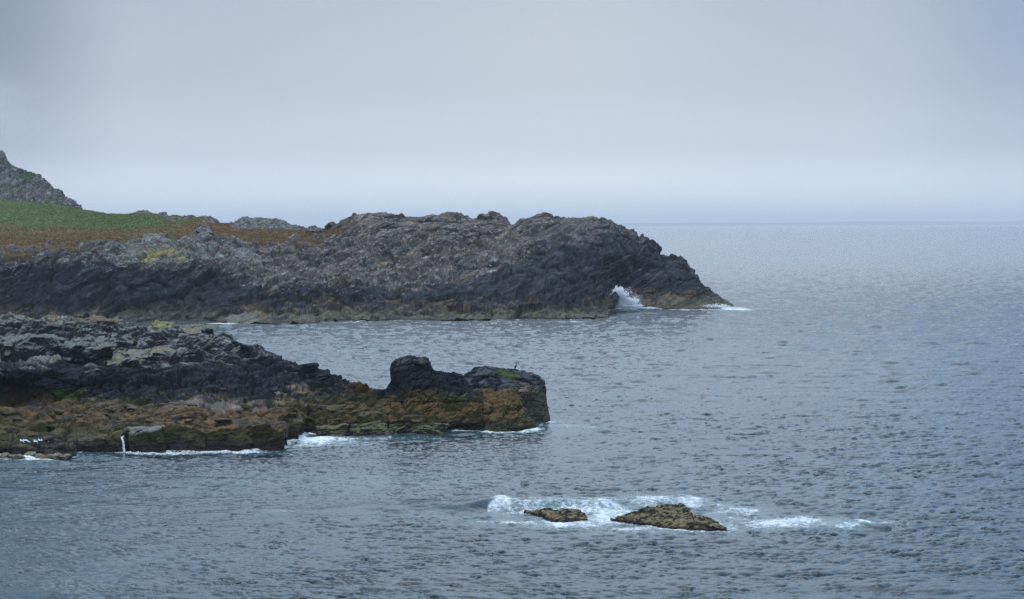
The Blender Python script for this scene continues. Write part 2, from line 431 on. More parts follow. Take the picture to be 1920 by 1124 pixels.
def ncol(black_top=9.3, extra=None, dark=None):
    def f(P, N, r1, r2, px, py):
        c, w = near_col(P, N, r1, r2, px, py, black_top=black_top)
        if dark is not None: c = mixc(c, np.array(dark[0], np.float32), sst(P[:, 2], *dark[1]))
        if extra: c = extra(c, P, N, px, py)
        return c, w
    return f
FINE = [(1.5, 10, 30, 13, .28, 2.2, .3), (.5, 22, 10, 15, .45, 2.0, .3)]
def block(name, label, layers, rows, colf, res=.14, spec=FINE, amp=1.0, soft=.12, cat='rock', group=None, blur=2, warp=0):
    o, G, N, _ = build_rock(name, layers, res, rows, spec, colf, M_NEAR, amp=amp, soft=soft, softs=2.0, blur=blur, closed=True, warp=warp)
    return tag(o, label, cat, group), G

# dark crag that stands at the neck of the point
def crag_extra(c, P, N, px, py):
    nz = fbm(P * 1.2, 21, 3)
    c = mixc(c, BLACK * .95, sst(P[:, 2] + nz, 5.2, 6.2) * .75)
    m = blob(px, py, 690 + 95, 735, 50, 9) + nz * .3
    return mixc(c, WRACK * .7, sst(m, .5, .9))
crag, _g = block('sea_crag', 'tall square-headed black crag standing at the neck of the point', [
    [(720, 752, 294), (760, 754), (800, 752), (850, 752), (890, 748)],
    [(725.5, 724, 295.5), (760, 722, 295), (800, 722), (845, 728), (888, 735, 295.5)],
    [(736, 714, 296), (737, 701, 296.5), (770, 700), (800, 702), (835, 714), (882, 722, 297)],
    [(733.5, 700, 298.5), (737, 680, 298.5), (770, 677, 298), (800, 681), (811, 694, 299), (866, 707, 299.5)],
    [(741, 674, 300), (747, 670, 300), (779, 666.5), (798, 669.5), (808, 686), (820, 696), (838, 698), (866, 704, 301)],
    ('off', (0, 3, -.8)), ('off', (0, 3, -7))], [24, 24, 24, 10, 6, 6], ncol(8.5, crag_extra), spec=[(1.7, 8, 20, 23, .34, 1.4, .5), (.6, 15, 60, 25, .5, 1.6, .4)], amp=1.0, cat='crag')

def mossy_extra(c, P, N, px, py):
    nz = fbm(P * 1.7, 22, 4); up = sst(N[:, 2], .25, .7)
    g = sst(fbm(P * .9, 23, 4), -.15, .3)
    c = mixc(c, C(.085, .09, .10), g * up * sst(P[:, 2], 4, 6) * .8)
    c = mixc(c, C(.07, .06, .045), sst(-P[:, 2], -5.0, -3.6) * .6)
    m = np.maximum.reduce([blob(px, py, 940, 698.5, 15, 4.5) * 1.2, blob(px, py, 958, 704, 18, 5) * 1.2, blob(px, py, 970, 706, 10, 4), blob(px, py, 984, 700, 12, 3.5) * .75])
    n5 = fbm(P * 5, 38, 3)
    return mixc(c, mixc(np.tile(ALG, (len(P), 1)), C(.05, .075, .015), sst(n5, 0, .4)), sst(m + nz * .8 + n5 * .7, .55, .95) * .9)
mossy, _MOSSY = block('sea_crag', 'high rounded rock with bright green moss on top, at the end of the point', [
    [(866, 800, 300), (930, 802, 300.5), (990, 800, 301), (1020, 796, 302), (1031, 792, 304)],
    [(866, 750, 299), (930, 742, 300), (985, 735, 300.5), (1014, 752, 302), (1026, 758, 304.5)],
    [(866, 724, 300), (915, 722, 300.5), (960, 722, 301), (1000, 722, 302), (1014, 726, 303.5), (1024, 730, 305)],
    [(870, 706, 303), (900, 697, 303), (935, 700, 304), (970, 703, 304), (1004, 711, 305), (1021, 716, 306)],
    [(876, 700, 306), (892, 688, 306), (925, 690.5, 307), (967, 692.5, 308), (989, 697, 308), (1013, 707, 308), (1020.5, 715, 308)],
    ('off', (0, 3, -2)), ('off', (0, 3, -9))], [36, 20, 24, 20, 6, 6], ncol(12, mossy_extra), soft=.25, cat='crag', spec=[(2.2, 12, 30, 33, .22, 1.8, .45), (.6, 22, 10, 35, .4, 2.2, .3)])

def brown_extra(c, P, N, px, py):
    nz = fbm(P * 1.1, 24, 4); n2 = fbm(P * 3, 25, 3); up = N[:, 2]
    c = mixc(c, WRACK * 1.05, sst(up, .25, .6) * sst(P[:, 2] + nz, 1.0, 2.0))
    c = mixc(c, C(.105, .085, .025), sst(nz, .1, .4) * .7)
    c = mixc(c, BLACK, sst(n2, .25, .45) * .7)
    c = mixc(c, OLIVE * 1.15, sst(px - 870 + 60 * nz, 20, 60) * (1 - sst(up, .5, .8)) * .8)
    return c
brown, _g = block('weedy_rock', 'big brown weed-covered rock in front of the mossy crag', [
    [(690, 815, 289), (773, 815, 290), (842, 811, 290), (870, 812.5), (933, 816, 287), (977, 811, 290), (1007, 807, 293)],
    [(690, 790, 291), (773, 785, 291), (842, 787, 291), (870, 784, 291), (940, 783, 290), (980, 783, 292), (1003, 792, 294)],
    [(695, 776, 292), (773, 768, 292), (842, 768, 293), (900, 763, 293.5), (950, 758, 293), (976, 760, 295), (991, 776, 296)],
    [(700, 756, 294), (780, 750, 294), (842, 748, 295), (900, 743, 297), (950, 741, 296.5), (972, 747, 298), (982, 762, 298.5)],
    [(715, 744, 295), (780, 738, 296), (842, 735, 298), (900, 732, 300), (950, 732, 300), (966, 740, 300.5), (974, 752, 301)],
    ('off', (0, 3, -2)), ('off', (0, 3, -8))], [26, 20, 20, 20, 6, 6], ncol(12, brown_extra), soft=.45,
    spec=[(2.0, 10, 35, 43, .45, 2.2, .4), (.7, 20, 10, 45, .55, 2.0, .35), (.3, 20, 10, 46, .5, 2, .3)])

# big blocks of the sea wall, left to right
wall_dark = lambda c, P, N, px, py: mixc(mixc(c, OLIVE * .9, (1 - sst(N[:, 2], .3, .7)) * sst(P[:, 2], 1.0, 2.0)), BARN, (1 - sst(P[:, 2] + fbm(P * 1.2, 26, 3), .9, 2.1)) * .8)
def gtop(c, P, N, px, py):
    c = wall_dark(c, P, N, px, py)
    return mixc(c, C(.17, .17, .16), sst(N[:, 2] + fbm(P * 1.5, 27, 3) * .5, .5, .85) * sst(P[:, 2], 1.5, 2.4) * .8)
def box(x0, x1, ytl, ytr, yb, zt, back=12, lean=2, zb=-.6, slant=0, ybr=None):
    """six-sided block: front face from the water or ledge up to its front edge, then the flat top"""
    ybr = yb if ybr is None else ybr
    a, b, m = x0, x1, (x0 + x1) / 2
    Yb = pt(m, (yb + ybr) / 2, zb if zb > -.5 else 0)[1]
    Zt = pt(m, (ytl + ytr) / 2, Yb + .6)[1]
    f = Yb + .5
    return [[(a - lean, yb + 4, Yb - .3), (m, (yb + ybr) / 2 + 4, Yb - .3), (b + lean, ybr + 4, Yb - .3)],
            [(a - lean * .6, lerp(yb, ytl, .5), Yb), (m, lerp((yb + ybr) / 2, (ytl + ytr) / 2, .5), Yb), (b + lean * .6, lerp(ybr, ytr, .5), Yb)],
            [(a + .8, ytl, f), (m, (ytl + ytr) / 2, f), (b - .8, ytr, f)],
            [(a + slant, ytl - back, f + 5.5), (m + slant, (ytl + ytr) / 2 - back, f + 5.5), (b + slant, ytr - back, f + 5.5)],
            ('off', (0, 1.5, -1.5)), ('off', (0, 1, -4))]
BR = [10, 10, 22, 4, 4]
WG = 'blocks of the brown sea wall along the front of the point'
BSP = [('beds', .7, 6, 10, 59, .3), (1.8, 8, 40, 53, .13, 1.8, .5), (.45, 22, 10, 55, .35, 2.0, .3)]
for nm, lab, L_, ex in [
    ('wall_block', 'squat olive block beside the left of the small waterfall', box(146, 225, 825, 819, 849, 2.0, 10), wall_dark),
    ('wall_block', 'grey-topped square block just right of the small waterfall', box(243, 312, 812, 803, 849, 3.2, 10, slant=-14), gtop),
    ('wall_block', 'wide dark block with barnacled foot right of the grey-topped one', box(311, 386, 797, 806, 847, 3.6, 12), wall_dark),
    ('wall_block', 'olive block with a pale edge in the middle of the sea wall', box(385, 466, 805, 797, 846, 3.4, 14), wall_dark),
    ('wall_block', 'narrow olive block near the right end of the sea wall', box(464, 503, 799, 797, 845, 3.4, 12), wall_dark),
    ('wall_block', 'rounded upright block at the corner of the sea wall', box(501, 534, 800, 806, 845, 3.3, 14), wall_dark),
    ('wall_block', 'set back block beside the white inlet at the wall end', box(532, 564, 788, 793, 824, 2.5, 14), wall_dark)]:
    block(nm, lab, L_, BR, ncol(12, ex), group=WG, spec=BSP, soft=.14, res=.12, warp=.9)
LOWG = 'low pale-topped rocks along the inlet'
yel = lambda c, P, N, px, py: mixc(wall_dark(c, P, N, px, py), C(.13, .125, .06), sst(N[:, 2] + fbm(P, 28, 3) * .3, .45, .75) * .8)
for lab, L_ in [('low slab right of the white inlet, first from it', box(596, 652, 800, 797, 816, 1.2, 8)),
                ('low slab between the inlet and the brown rock, middle one', box(655, 728, 797, 795, 815, 1.2, 8)),
                ('dark long low slab in front of the brown weedy rock', box(730, 842, 796, 794, 815, 1.3, 8, ybr=811)),
                ('half awash pale flat rock at the foot of the sea wall', box(322, 372, 838, 842, 848, .4, 5))]:
    block('low_rock', lab, L_, BR, ncol(12, yel if 'pale flat' not in lab else gtop), group=LOWG, spec=BSP, soft=.12, res=.12, warp=.9)

# slabs of the upper ledges
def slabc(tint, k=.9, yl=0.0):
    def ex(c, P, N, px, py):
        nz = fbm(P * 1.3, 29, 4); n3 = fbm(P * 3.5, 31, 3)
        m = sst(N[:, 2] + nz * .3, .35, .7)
        c = mixc(mixc(c, BLACK * 1.3, .7 * np.ones(len(P))), np.array(tint, np.float32), m * k)  # sides blackened and tops tinted, painting in the light from above
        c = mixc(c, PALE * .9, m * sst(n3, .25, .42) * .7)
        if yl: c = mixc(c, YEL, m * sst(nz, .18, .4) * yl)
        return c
    return ex
SG = 'slabs on the upper ledges of the point'
T1, T2, T3 = (.135, .145, .13), (.16, .155, .13), (.08, .085, .09)
def slab(x0, x1, ytl, ytr, ybl, ybr, depth, Y, tint, yl=0, back=None):
    m = (x0 + x1) / 2; back = back if back is not None else 10
    f = Y - 1.2
    return [[(x0, ybl + 3, f - .5), (m, (ybl + ybr) / 2 + 3, f - .5), (x1, ybr + 3, f - .5)],
            [(x0, lerp(ybl, ytl, .5), f), (m, lerp((ybl + ybr) / 2, (ytl + ytr) / 2, .5), f), (x1, lerp(ybr, ytr, .5), f)],
            [(x0 + 1, ytl, f + .5), (m, (ytl + ytr) / 2, f + .5), (x1 - 1, ytr, f + .5)],
            [(x0 + 5, ytl - back, f + depth), (m + 2, (ytl + ytr) / 2 - back, f + depth), (x1 - 3, ytr - back, f + depth)],
            ('off', (0, 1.5, -1.5)), ('off', (0, 1, -3))]
SLABS = [
    ('thick grey slab with dark front at the left edge of the upper ledge', (-20, 115, 640, 637, 674, 676, 5, 307.5, T1, .1, 8), .1),
    ('wedge-shaped pale slab in the middle of the upper ledge', (106, 162, 645, 652, 673, 676, 5, 307.5, T1, 0, 11), .0),
    ('long pale slab sloping up to the right beside the wedge', (160, 207, 654, 642, 676, 666, 6, 307.5, T1, .2, 7), .15),
    ('grey block with a yellow crown above the deep cleft', (206, 250, 642, 640, 664, 660, 4, 309, T1, .5, 6), .4),
    ('broad lichen-covered slab with yellow end above the black cliff', (212, 320, 672, 668, 685, 684, 7, 303, T2, .5, 15), .5),
    ('dark ledge block with yellow-stained right end on the skyline', (276, 403, 622, 617, 640, 646, 6, 320, T2, .5, 6), .6),
    ('flat yellow-green capped slab on top of the ridge', (288, 326, 611, 609, 620, 620, 5, 322, (.19, .185, .08), .4, 5), .3),
    ('tilted dark block on the back ridge with brown top', (140, 224, 601, 603, 634, 628, 6, 324, (.15, .10, .06), .2, 8), .2),
    ('dark block beside the tilted one on the back ridge', (66, 118, 613, 611, 634, 634, 4, 319, T3, 0, 4), .0),
    ('angular black block below the yellow-stained ledge', (398, 450, 634, 644, 662, 668, 5, 315, (.03, .032, .04), 0, 4), .0),
    ('large rounded black block on the descending ridge', (448, 519, 648, 670, 680, 692, 5, 312, (.028, .03, .037), 0, 4), .0),
    ('long dark slab low on the descending ridge', (535, 607, 686, 702, 704, 716, 5, 307, (.03, .032, .038), 0, 5), .0),
    ('dark boulder sitting on the ledge behind the lichen slab', (355, 400, 652, 650, 672, 676, 3, 311.5, (.05, .052, .058), 0, 4), .2),
    ('small ochre boulder with black cleft on the skyline ledge', (290, 312, 640, 638, 648, 648, 2.5, 315, (.20, .15, .09), .2, 3), .3),
]
for lab, a, yl in SLABS:
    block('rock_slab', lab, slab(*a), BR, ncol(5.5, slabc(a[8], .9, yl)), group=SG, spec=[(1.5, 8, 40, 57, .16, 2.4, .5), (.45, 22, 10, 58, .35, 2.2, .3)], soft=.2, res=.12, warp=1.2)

# ------------------------------------------------------------------ the far headland
H1 = [(-140, 603, 0), (0, 603), (200, 604), (385, 604), (428, 607), (500, 608), (590, 607.5), (600, 603), (640, 603.5), (737, 602), (745, 601), (820, 602), (900, 602), (1000, 599), (1070, 600),
      (1144, 597.5), (1146, 588), (1147, 578.5), (1200, 579), (1250, 580.5), (1330, 580.5), (1378, 578.5), (1386, 578)]
H2 = [(-140, 578, 637), (0, 578, 640), (200, 580), (385, 580, 635), (428, 580, 630), (500, 578, 628), (590, 575, 640), (640, 578, 642), (745, 577), (820, 575, 645), (900, 572), (1000, 572),
      (1070, 572, 648), (1120, 575, 655), (1146, 578, 665), (1150, 560, 715), (1200, 556, 717), (1250, 556), (1300, 560, 716), (1340, 567, 714), (1368, 574, 712), (1385, 578, 712)]
H3 = [(-140, 540, 648), (0, 535, 650), (200, 535, 650), (400, 540, 648), (500, 545, 646), (600, 550, 655), (745, 550, 658), (900, 545, 662), (1000, 540, 668), (1070, 535, 674), (1120, 530, 688),
      (1150, 520, 721), (1200, 520, 722), (1250, 525, 722), (1300, 535, 721), (1340, 560, 720), (1366, 572, 718), (1383, 577.5, 716)]
H4 = [(-140, 500, 658), (0, 495, 660), (200, 490, 660), (300, 487, 660), (400, 497, 664), (500, 512, 672), (600, 520, 685), (745, 515, 700), (900, 505, 705), (1000, 490, 705), (1070, 480, 710),
      (1120, 475, 715), (1200, 478, 730), (1250, 490, 731), (1290, 510, 730), (1325, 548, 728), (1360, 568, 726), (1381, 577, 724)]
H5 = [(-140, 470, 675), (0, 468, 680), (200, 465, 690), (300, 470, 690), (400, 478, 695), (500, 488, 710), (600, 490, 735), (745, 480, 745), (900, 465), (1000, 452, 740), (1070, 445, 745),
      (1120, 440), (1200, 456), (1245, 483, 742), (1280, 491, 740), (1312, 530, 736), (1355, 564, 732), (1380, 577, 730)]
H6 = [(-140, 445, 735), (0, 440, 750), (200, 440, 760), (300, 445, 750), (400, 455), (500, 455, 780), (600, 458, 790), (700, 435, 780), (800, 430, 775), (900, 430, 770), (1000, 425, 765), (1070, 420),
      (1130, 420), (1190, 446, 760), (1235, 471, 757), (1277, 486, 752), (1300, 515, 745), (1350, 560, 738), (1379, 577, 734)]
H7 = [(-140, 366, 905), (0, 374, 900), (100, 382, 890), (200, 400, 880), (235, 401, 875), (265, 397, 872), (281, 398), (300, 402), (330, 403), (360, 409, 860), (385, 406), (397, 411), (412, 418, 855),
      (435, 418, 850), (545, 424, 845), (575, 428.5, 840), (610, 428.5, 835), (640, 412, 810), (665, 402, 805), (685, 400), (705, 399), (737, 402, 800), (745, 405), (780, 401), (800, 400), (815, 397),
      (855, 395), (870, 399), (880, 405), (885, 407, 795), (892, 403), (930, 403), (940, 407), (948, 414), (958, 423), (965, 420, 790), (975, 409), (985, 407), (1005, 405), (1018, 401), (1030, 403),
      (1038, 408), (1070, 409), (1085, 404), (1105, 401), (1120, 402), (1130, 409), (1150, 417, 785), (1160, 422), (1180, 434), (1195, 448, 780), (1220, 459, 775), (1235, 472, 770), (1245, 481, 768),
      (1270, 482, 765), (1281, 485.5, 762), (1290, 500, 760), (1295, 513, 758), (1310, 527, 756), (1322, 543, 752), (1350, 560, 746), (1365, 569, 742), (1379, 577.5, 738)]
BT = np.array([(0, 500), (60, 505), (130, 495), (240, 500), (300, 492), (400, 505), (460, 520), (520, 540), (700, 540), (800, 530), (880, 515), (950, 490), (1000, 475), (1060, 455), (1150, 440), (1300, 460), (1400, 560)], float)
GRS = np.array([(-140, 462), (0, 465), (80, 467), (150, 462), (200, 458), (265, 452), (300, 445), (330, 450), (345, 445), (400, 447), (440, 450), (480, 455), (520, 462), (560, 468), (600, 466), (612, 440), (640, 432), (660, 428)], float)
GTOP = np.array([(-140, 330), (420, 330), (432, 425), (450, 429), (560, 430), (600, 431), (640, 428), (660, 429)], float)
SPECKLE = C(.40, .385, .375)
def grass_mask(P, px, py):
    """1 where turf grows, 0 on bare rock; second value: green against brown"""
    n = fbm(P * .09, 101, 4); n2 = fbm(P * .35, 102, 4)
    lo = np.interp(px, GRS[:, 0], GRS[:, 1]); hi = np.interp(px, GTOP[:, 0], GTOP[:, 1])
    g = sst(lo - py + n * 17 + n2 * 12, -2.5, 2.5) * sst(py - hi, -1, 2) * (1 - sst(px, 635, 660))
    # bare outcrops that break through the turf
    ro = np.maximum.reduce([blob(px, py, 292, 446, 24, 11) * 1.3, blob(px, py, 380, 431, 17, 6) * 1.2, blob(px, py, 395, 414, 22, 6), blob(px, py, 265, 399, 18, 3), blob(px, py, 310, 403, 18, 3.5), blob(px, py, 340, 410, 28, 3.5),
                            blob(px, py, 360, 457, 38, 9) * 1.3, blob(px, py, 245, 441, 14, 3.5) * .9, blob(px, py, 550, 449, 15, 4), blob(px, py, 572, 458, 26, 5), blob(px, py, 605, 446, 24, 4), blob(px, py, 478, 448, 14, 3) * .9,
                            blob(px, py, 230, 463, 28, 3), blob(px, py, 106, 449, 9, 2), blob(px, py, 146, 457, 8, 2), blob(px, py, 318, 416, 12, 2.5) * .9])
    g = g * (1 - sst(ro + n2 * .35, .45, .62))
    # a few turf patches on the shelf below
    g = np.maximum(g, sst(np.maximum.reduce([blob(px, py, 30, 476, 45, 6), blob(px, py, 345, 465, 14, 9), blob(px, py, 610, 437, 30, 4) * .9]) + n2 * .4, .55, .75))
    line = np.interp(px, [-140, 0, 170, 230, 300, 350, 420, 430], [425, 422, 431, 434, 424, 417, 408, 330])
    green = sst(line - py + n * 12 + n2 * 9, -6, 6) * .9
    green = np.maximum(green, sst(n2, .1, .4) * .6 * (px < 330))
    return g, green
def ch(P, N, r1, r2, px, py):
    z = P[:, 2]; n = fbm(P * .12, 61, 4); n2 = fbm(P * .5, 62, 4); n3 = fbm(P * 1.3, 64, 3); up = N[:, 2]
    bt = np.interp(px, BT[:, 0], BT[:, 1])
    k = sst(bt - py + n * 26 + n2 * 12 + (r1 - .5) * 18, -10, 14)          # 1 above the black zone
    dark = mixc(np.tile(C(.021, .024, .031), (len(P), 1)), C(.045, .045, .049), sst(n2, 0, .4))
    rk = mixc(np.tile(PURP, (len(P), 1)), C(.140, .120, .105), sst(n2, 0, .45))
    rk = mixc(rk, C(.045, .042, .048), sst(r2, .5, .8) * .8)
    rk = mixc(rk, C(.135, .15, .125), np.maximum(blob(px, py, 300, 478, 170, 17), 0) * sst(n2 + .3 * n3, -.3, .2) * .9)
    rk = mixc(rk, C(.065, .060, .063), sst(px + n * 60, 930, 1120) * .75)
    col = mixc(dark, rk, k)
    st = streaks(P, .55, 33, -8, 214); st2 = streaks(P, 1.6, 33, -8, 215)
    col = col * np.clip(1 + 1.1 * st + .8 * st2, .35, 2.0)[:, None]
    # pale quartz and bird-limed faces
    sp = sst(n3 + .35 * n2, .36, .48) * (.25 + .75 * sst(up, .1, .6)) * k * (1 - sst(px, 900, 1150) * .6)
    col = mixc(col, SPECKLE, sp * .6)
    # yellow lichen streaks
    m = np.maximum.reduce([blob(px, py, 310, 478, 55, 5), blob(px, py, 280, 473, 26, 3) * 1.1, blob(px, py, 340, 487, 16, 3) * 1.2, blob(px, py, 407, 486, 25, 3) * .9, blob(px, py, 470, 494, 26, 3) * .8, blob(px, py, 275, 488, 30, 4) * .8])
    col = mixc(col, YEL * .9, sst(m + n3 * .9 + st * .8, .72, 1.0) * .75)
    col = mixc(col, YMOSS, sst(blob(px, py, 1104, 403, 24, 6) + n3 * .3, .5, .75))
    # tidal zone
    t = 1 - sst(z + n2 * 4.5 + n * 2 + (r1 - .5) * 2.5, 3.4, 5.2)
    tcx = mixc(np.tile(C(.088, .076, .044), (len(P), 1)), C(.095, .056, .028), sst(z + n2 * 1.5, 2.5, 3.8))
    tcx = tcx * np.clip(1 + 1.2 * st, .4, 1.8)[:, None]
    tcx = mixc(tcx, C(.028, .027, .022), sst(n3 + n2 * .5 + (r2 - .5) * .4, -.02, .25) * .85)
    tcx = mixc(tcx, BARN * 1.4, 1 - sst(z, .2, .9))
    tcx = mixc(tcx, C(.15, .145, .115), sst(blob(px, py, 455, 597, 40, 15), .4, .7) * .8)
    col = mixc(col, tcx, t * (1 - .35 * (px < 400)))
    m = np.maximum.reduce([blob(px, py, 565, 560, 22, 4), blob(px, py, 615, 562, 20, 4), blob(px, py, 585, 575, 12, 6)])
    col = mixc(col, C(.20, .15, .05), sst(m + n3 * .4, .6, .85) * .8)
    g, green = grass_mask(P, px, py)
    gc = mixc(np.tile(HEATH, (len(P), 1)), C(.095, .085, .025), sst(n2, -.1, .4) * .6)
    gc = mixc(gc, GRASS, green)
    gc = gc * np.clip(1 + .9 * n3 + .5 * n2, .45, 1.7)[:, None]; gc = mixc(gc, C(.10, .095, .03), sst(n, .05, .3) * green * .6)
    col = mixc(col, gc, g)
    m = blob(px, py, 610, 474, 75, 4) + n3 * .5
    col = mixc(col, C(.26, .13, .17), sst(m, .8, 1.0) * .3)
    return col, t * .6
SPEC_FAR = [('beds', 6.0, 30, -8, 107, .44), ('beds', 1.9, 33, -8, 108, .34), (9, 30, -12, 103, .34, 2.2, .30), (3.2, 33, -8, 104, .28, 4.4, .45), (1.2, 34, -8, 105, .13, 5.0, .6)]
def hedge(P):
    px, py = project(P)
    g, _ = grass_mask(P, px, py)
    return (1 - .93 * g) * (.4 + .6 * sst(P[:, 2], 0, 4)) * (1 - .45 * sst(P[:, 2], 20, 31)) * (1 - .4 * sst(px, 1180, 1260))
head, GH, GHN, (HPX, HPY) = build_rock('headland', [H1, H2, H3, H4, H5, H6, H7, ('off', (0, 40, -12)), ('under', 50)], .26, [22, 40, 50, 70, 110, 170, 14, 6], SPEC_FAR, ch, M_FAR, strk=(.8, 33, -8, 210), soft=1.5, softs=.36, blur=3, edge=hedge)
tag(head, 'long rocky headland, dark by the sea, with green and brown turf at its left', kind='structure')

def cout(P, N, r1, r2, px, py):
    n2 = fbm(P * .5, 62, 4); n3 = fbm(P * 1.3, 64, 3)
    c = mixc(np.tile(C(.15, .145, .135), (len(P), 1)), C(.08, .078, .08), sst(r2, .5, .9) * .7)
    c = mixc(c, C(.11, .12, .07), sst(n2, .1, .4) * .5)
    return mixc(c, SPECKLE, sst(n3, .25, .4) * .6), np.zeros(len(P))
def outcrop(label, base, mid, top, name='rock_outcrop', group='outcrops along the headland skyline', colf=cout, sp=None):
    o, G, N, _ = build_rock(name, [base, mid, top, ('off', (0, 3, -1)), ('off', (0, 4, -6))], .22, [14, 14, 6, 4],
                            sp or [(2.2, 35, -30, 113, .38, 2.0, .35), (.9, 30, -20, 114, .5, 1.8, .3)], colf, M_FAR, soft=.3, softs=.8, blur=1, closed=True)
    return tag(o, label, 'rock', group)
outcrop('long grey craggy outcrop on the skyline left of the saddle', [(434, 421, 834), (460, 431, 830), (540, 432, 830), (567, 431, 834)],
        [(440, 415, 836), (462, 417, 834), (500, 419, 834), (540, 424, 834), (564, 429, 836)],
        [(445, 411, 840), (455, 405.5), (465, 404), (468, 407.5), (480, 406), (500, 408), (515, 408.5), (530, 413), (540, 419), (548, 422), (562, 428, 840)])
outcrop('small rounded outcrop alone in the skyline saddle', [(572, 433, 824), (590, 434, 824), (606, 433, 824)], [(575, 429, 826), (590, 428, 826), (604, 430, 826)],
        [(578, 428, 829), (585, 424), (592, 424), (600, 429, 829)])
outcrop('low mossy outcrop at the highest left of the turf skyline', [(245, 403, 866), (265, 404), (286, 403)], [(250, 399, 868), (265, 399), (284, 400)], [(253, 398, 871), (262, 394.5), (275, 394.5), (281, 398, 871)])
outcrop('pale outcrop second from the left on the turf skyline', [(290, 406, 862), (305, 409), (318, 407)], [(292, 401, 864), (305, 402), (316, 404)], [(294, 399, 867), (300, 398), (308, 398), (314, 402, 867)])
outcrop('twin-topped grey outcrop where the turf skyline dips', [(345, 414, 852), (372, 418), (402, 420)], [(348, 409, 854), (372, 410), (398, 414)],
        [(350, 407, 857), (360, 404.5), (368, 408), (383, 405), (390, 405), (396, 411, 857)])
BOUT = 'rock outcrops breaking through the turf'
outcrop('broad purple-grey outcrop in the middle of the brown turf', [(264, 460, 712), (290, 463), (328, 461)], [(266, 448, 722), (292, 447), (326, 456)], [(268, 441, 735), (284, 437), (300, 441), (318, 448, 735)], group=BOUT)
outcrop('flat pale outcrop below the twin-topped skyline rocks', [(364, 433, 775), (380, 438), (398, 436)], [(366, 430, 780), (382, 431), (396, 432)], [(368, 427, 786), (380, 426), (394, 429, 786)], group=BOUT)
outcrop('dark hooded boulder outcrop beneath the left end of the saddle turf', [(462, 507, 692), (430, 507 * 0 + 494, 700), (490, 495, 700)][1:2] + [(455, 497, 700), (492, 496, 700)],
        [(432, 478, 706), (458, 476), (488, 484)], [(436, 468, 712), (455, 465), (474, 468), (486, 477, 712)], group=BOUT)

# ------------------------------------------------------------------ hill in the mist at the far left
def chl(P, N, r1, r2, px, py):
    n = fbm(P * .05, 121, 4); n2 = fbm(P * .25, 122, 4); n3 = fbm(P * .7, 123, 3)
    c = mixc(np.tile(C(.12, .112, .105), (len(P), 1)), C(.05, .048, .05), sst(r2, .45, .8) * .8)
    c = mixc(c, SPECKLE * .85, sst(n3, .12, .35) * .6)
    c = mixc(c, C(.075, .085, .045), sst(n + n2 * .6, .12, .4) * .6)
    c = mixc(c, C(.05, .085, .03), sst(blob(px, py, 50, 331, 30, 8) + n2 * .4, .5, .8) * .85)
    return c, np.zeros(len(P))
hill, GHL, _n, _ = build_rock('hill', [
    [(-150, 400, 960), (0, 397, 965), (50, 400, 975), (100, 402, 1000), (152, 402, 1030)],
    [(-150, 340, 1010), (0, 350, 1020), (50, 362, 1030), (100, 378, 1045), (150, 396, 1060)],
    [(-150, 270, 1070), (0, 316, 1080), (30, 327, 1085), (60, 342, 1090), (100, 366, 1095), (148, 393, 1095)],
    [(-150, 225, 1140), (-60, 250), (-20, 268), (-6, 282), (3, 280), (9, 284), (11, 291), (9, 299), (14, 303), (32, 314), (67, 333), (85, 344), (106, 360), (128, 378), (146, 391), (150, 394, 1140)],
    ('off', (0, 60, -30)), ('under', 200)], .5, [40, 40, 44, 10, 6],
    [(10, 30, 20, 133, .30, 1.6, .3), (3.5, 20, 30, 134, .55, 1.4, .3), (1.4, 20, 10, 135, .6, 1.4, .25)], chl, M_HILL, soft=2.2, softs=.3, blur=2)
tag(hill, 'steep rocky hill fading into low cloud at the far left', kind='structure')

# ------------------------------------------------------------------ far coast, only a shade in the haze
def coast():
    n = 260; x = np.linspace(-4000, 16000, n)  # metres, before it is set out at its distance
    P = np.stack([x / 900, np.zeros(n), np.zeros(n)], 1)
    h = ((70 + 45 * fbm(P, 141, 4)) * sst(x, -2500, 2500) + 70 * sst(x, 4000, 9000)) * .72
    rows = []
    for y, k in ((0, 0.0), (300, .35), (900, .8), (1500, 1), (2600, .7), (4000, 0)):
        rows.append(np.stack([x * 1.5, 38000 + y + 300 * np.sin(x / 2500), h * k - 2 * (k == 0)], 1))
    G = np.array(rows)
    V = G.reshape(-1, 3)
    return mesh_np('distant_coast', V, grid_faces(len(rows), n), M_HILL, {'Col': np.tile(C(.10, .12, .12), (len(V), 1)), 'wet': np.zeros(len(V))}, smooth=True)
tag(coast(), 'faint low coast under the haze on the horizon', kind='structure')

# ------------------------------------------------------------------ sea
def ocean_tile(N, L, lmin, lmax, seed, slope, wdir, spread=1.0):
    rs = np.random.RandomState(seed)
    k = np.fft.fftfreq(N, L / N) * 2 * np.pi
    KX, KY = np.meshgrid(k, k, indexing='ij'); K = np.hypot(KX, KY); K[0, 0] = 1
    c = (KX * math.cos(wdir) + KY * math.sin(wdir)) / K
    A = K ** -2.0 * (.12 + .88 * np.abs(c) ** (2.4 * spread)) * np.exp(-(K * lmin / 6.28) ** 2) * np.exp(-(6.28 / (K * lmax)) ** 4)
    A[0, 0] = 0
    Hh = A * (rs.randn(N, N) + 1j * rs.randn(N, N))
    h = np.fft.ifft2(Hh); sx = np.real(np.fft.ifft2(1j * KX * Hh)); sc = slope / sx.std()
    dx = np.real(np.fft.ifft2(-1j * KX / K * Hh)) * sc; dy = np.real(np.fft.ifft2(-1j * KY / K * Hh)) * sc
    return np.stack([dx, dy, np.real(h) * sc], -1).astype(np.float32), L
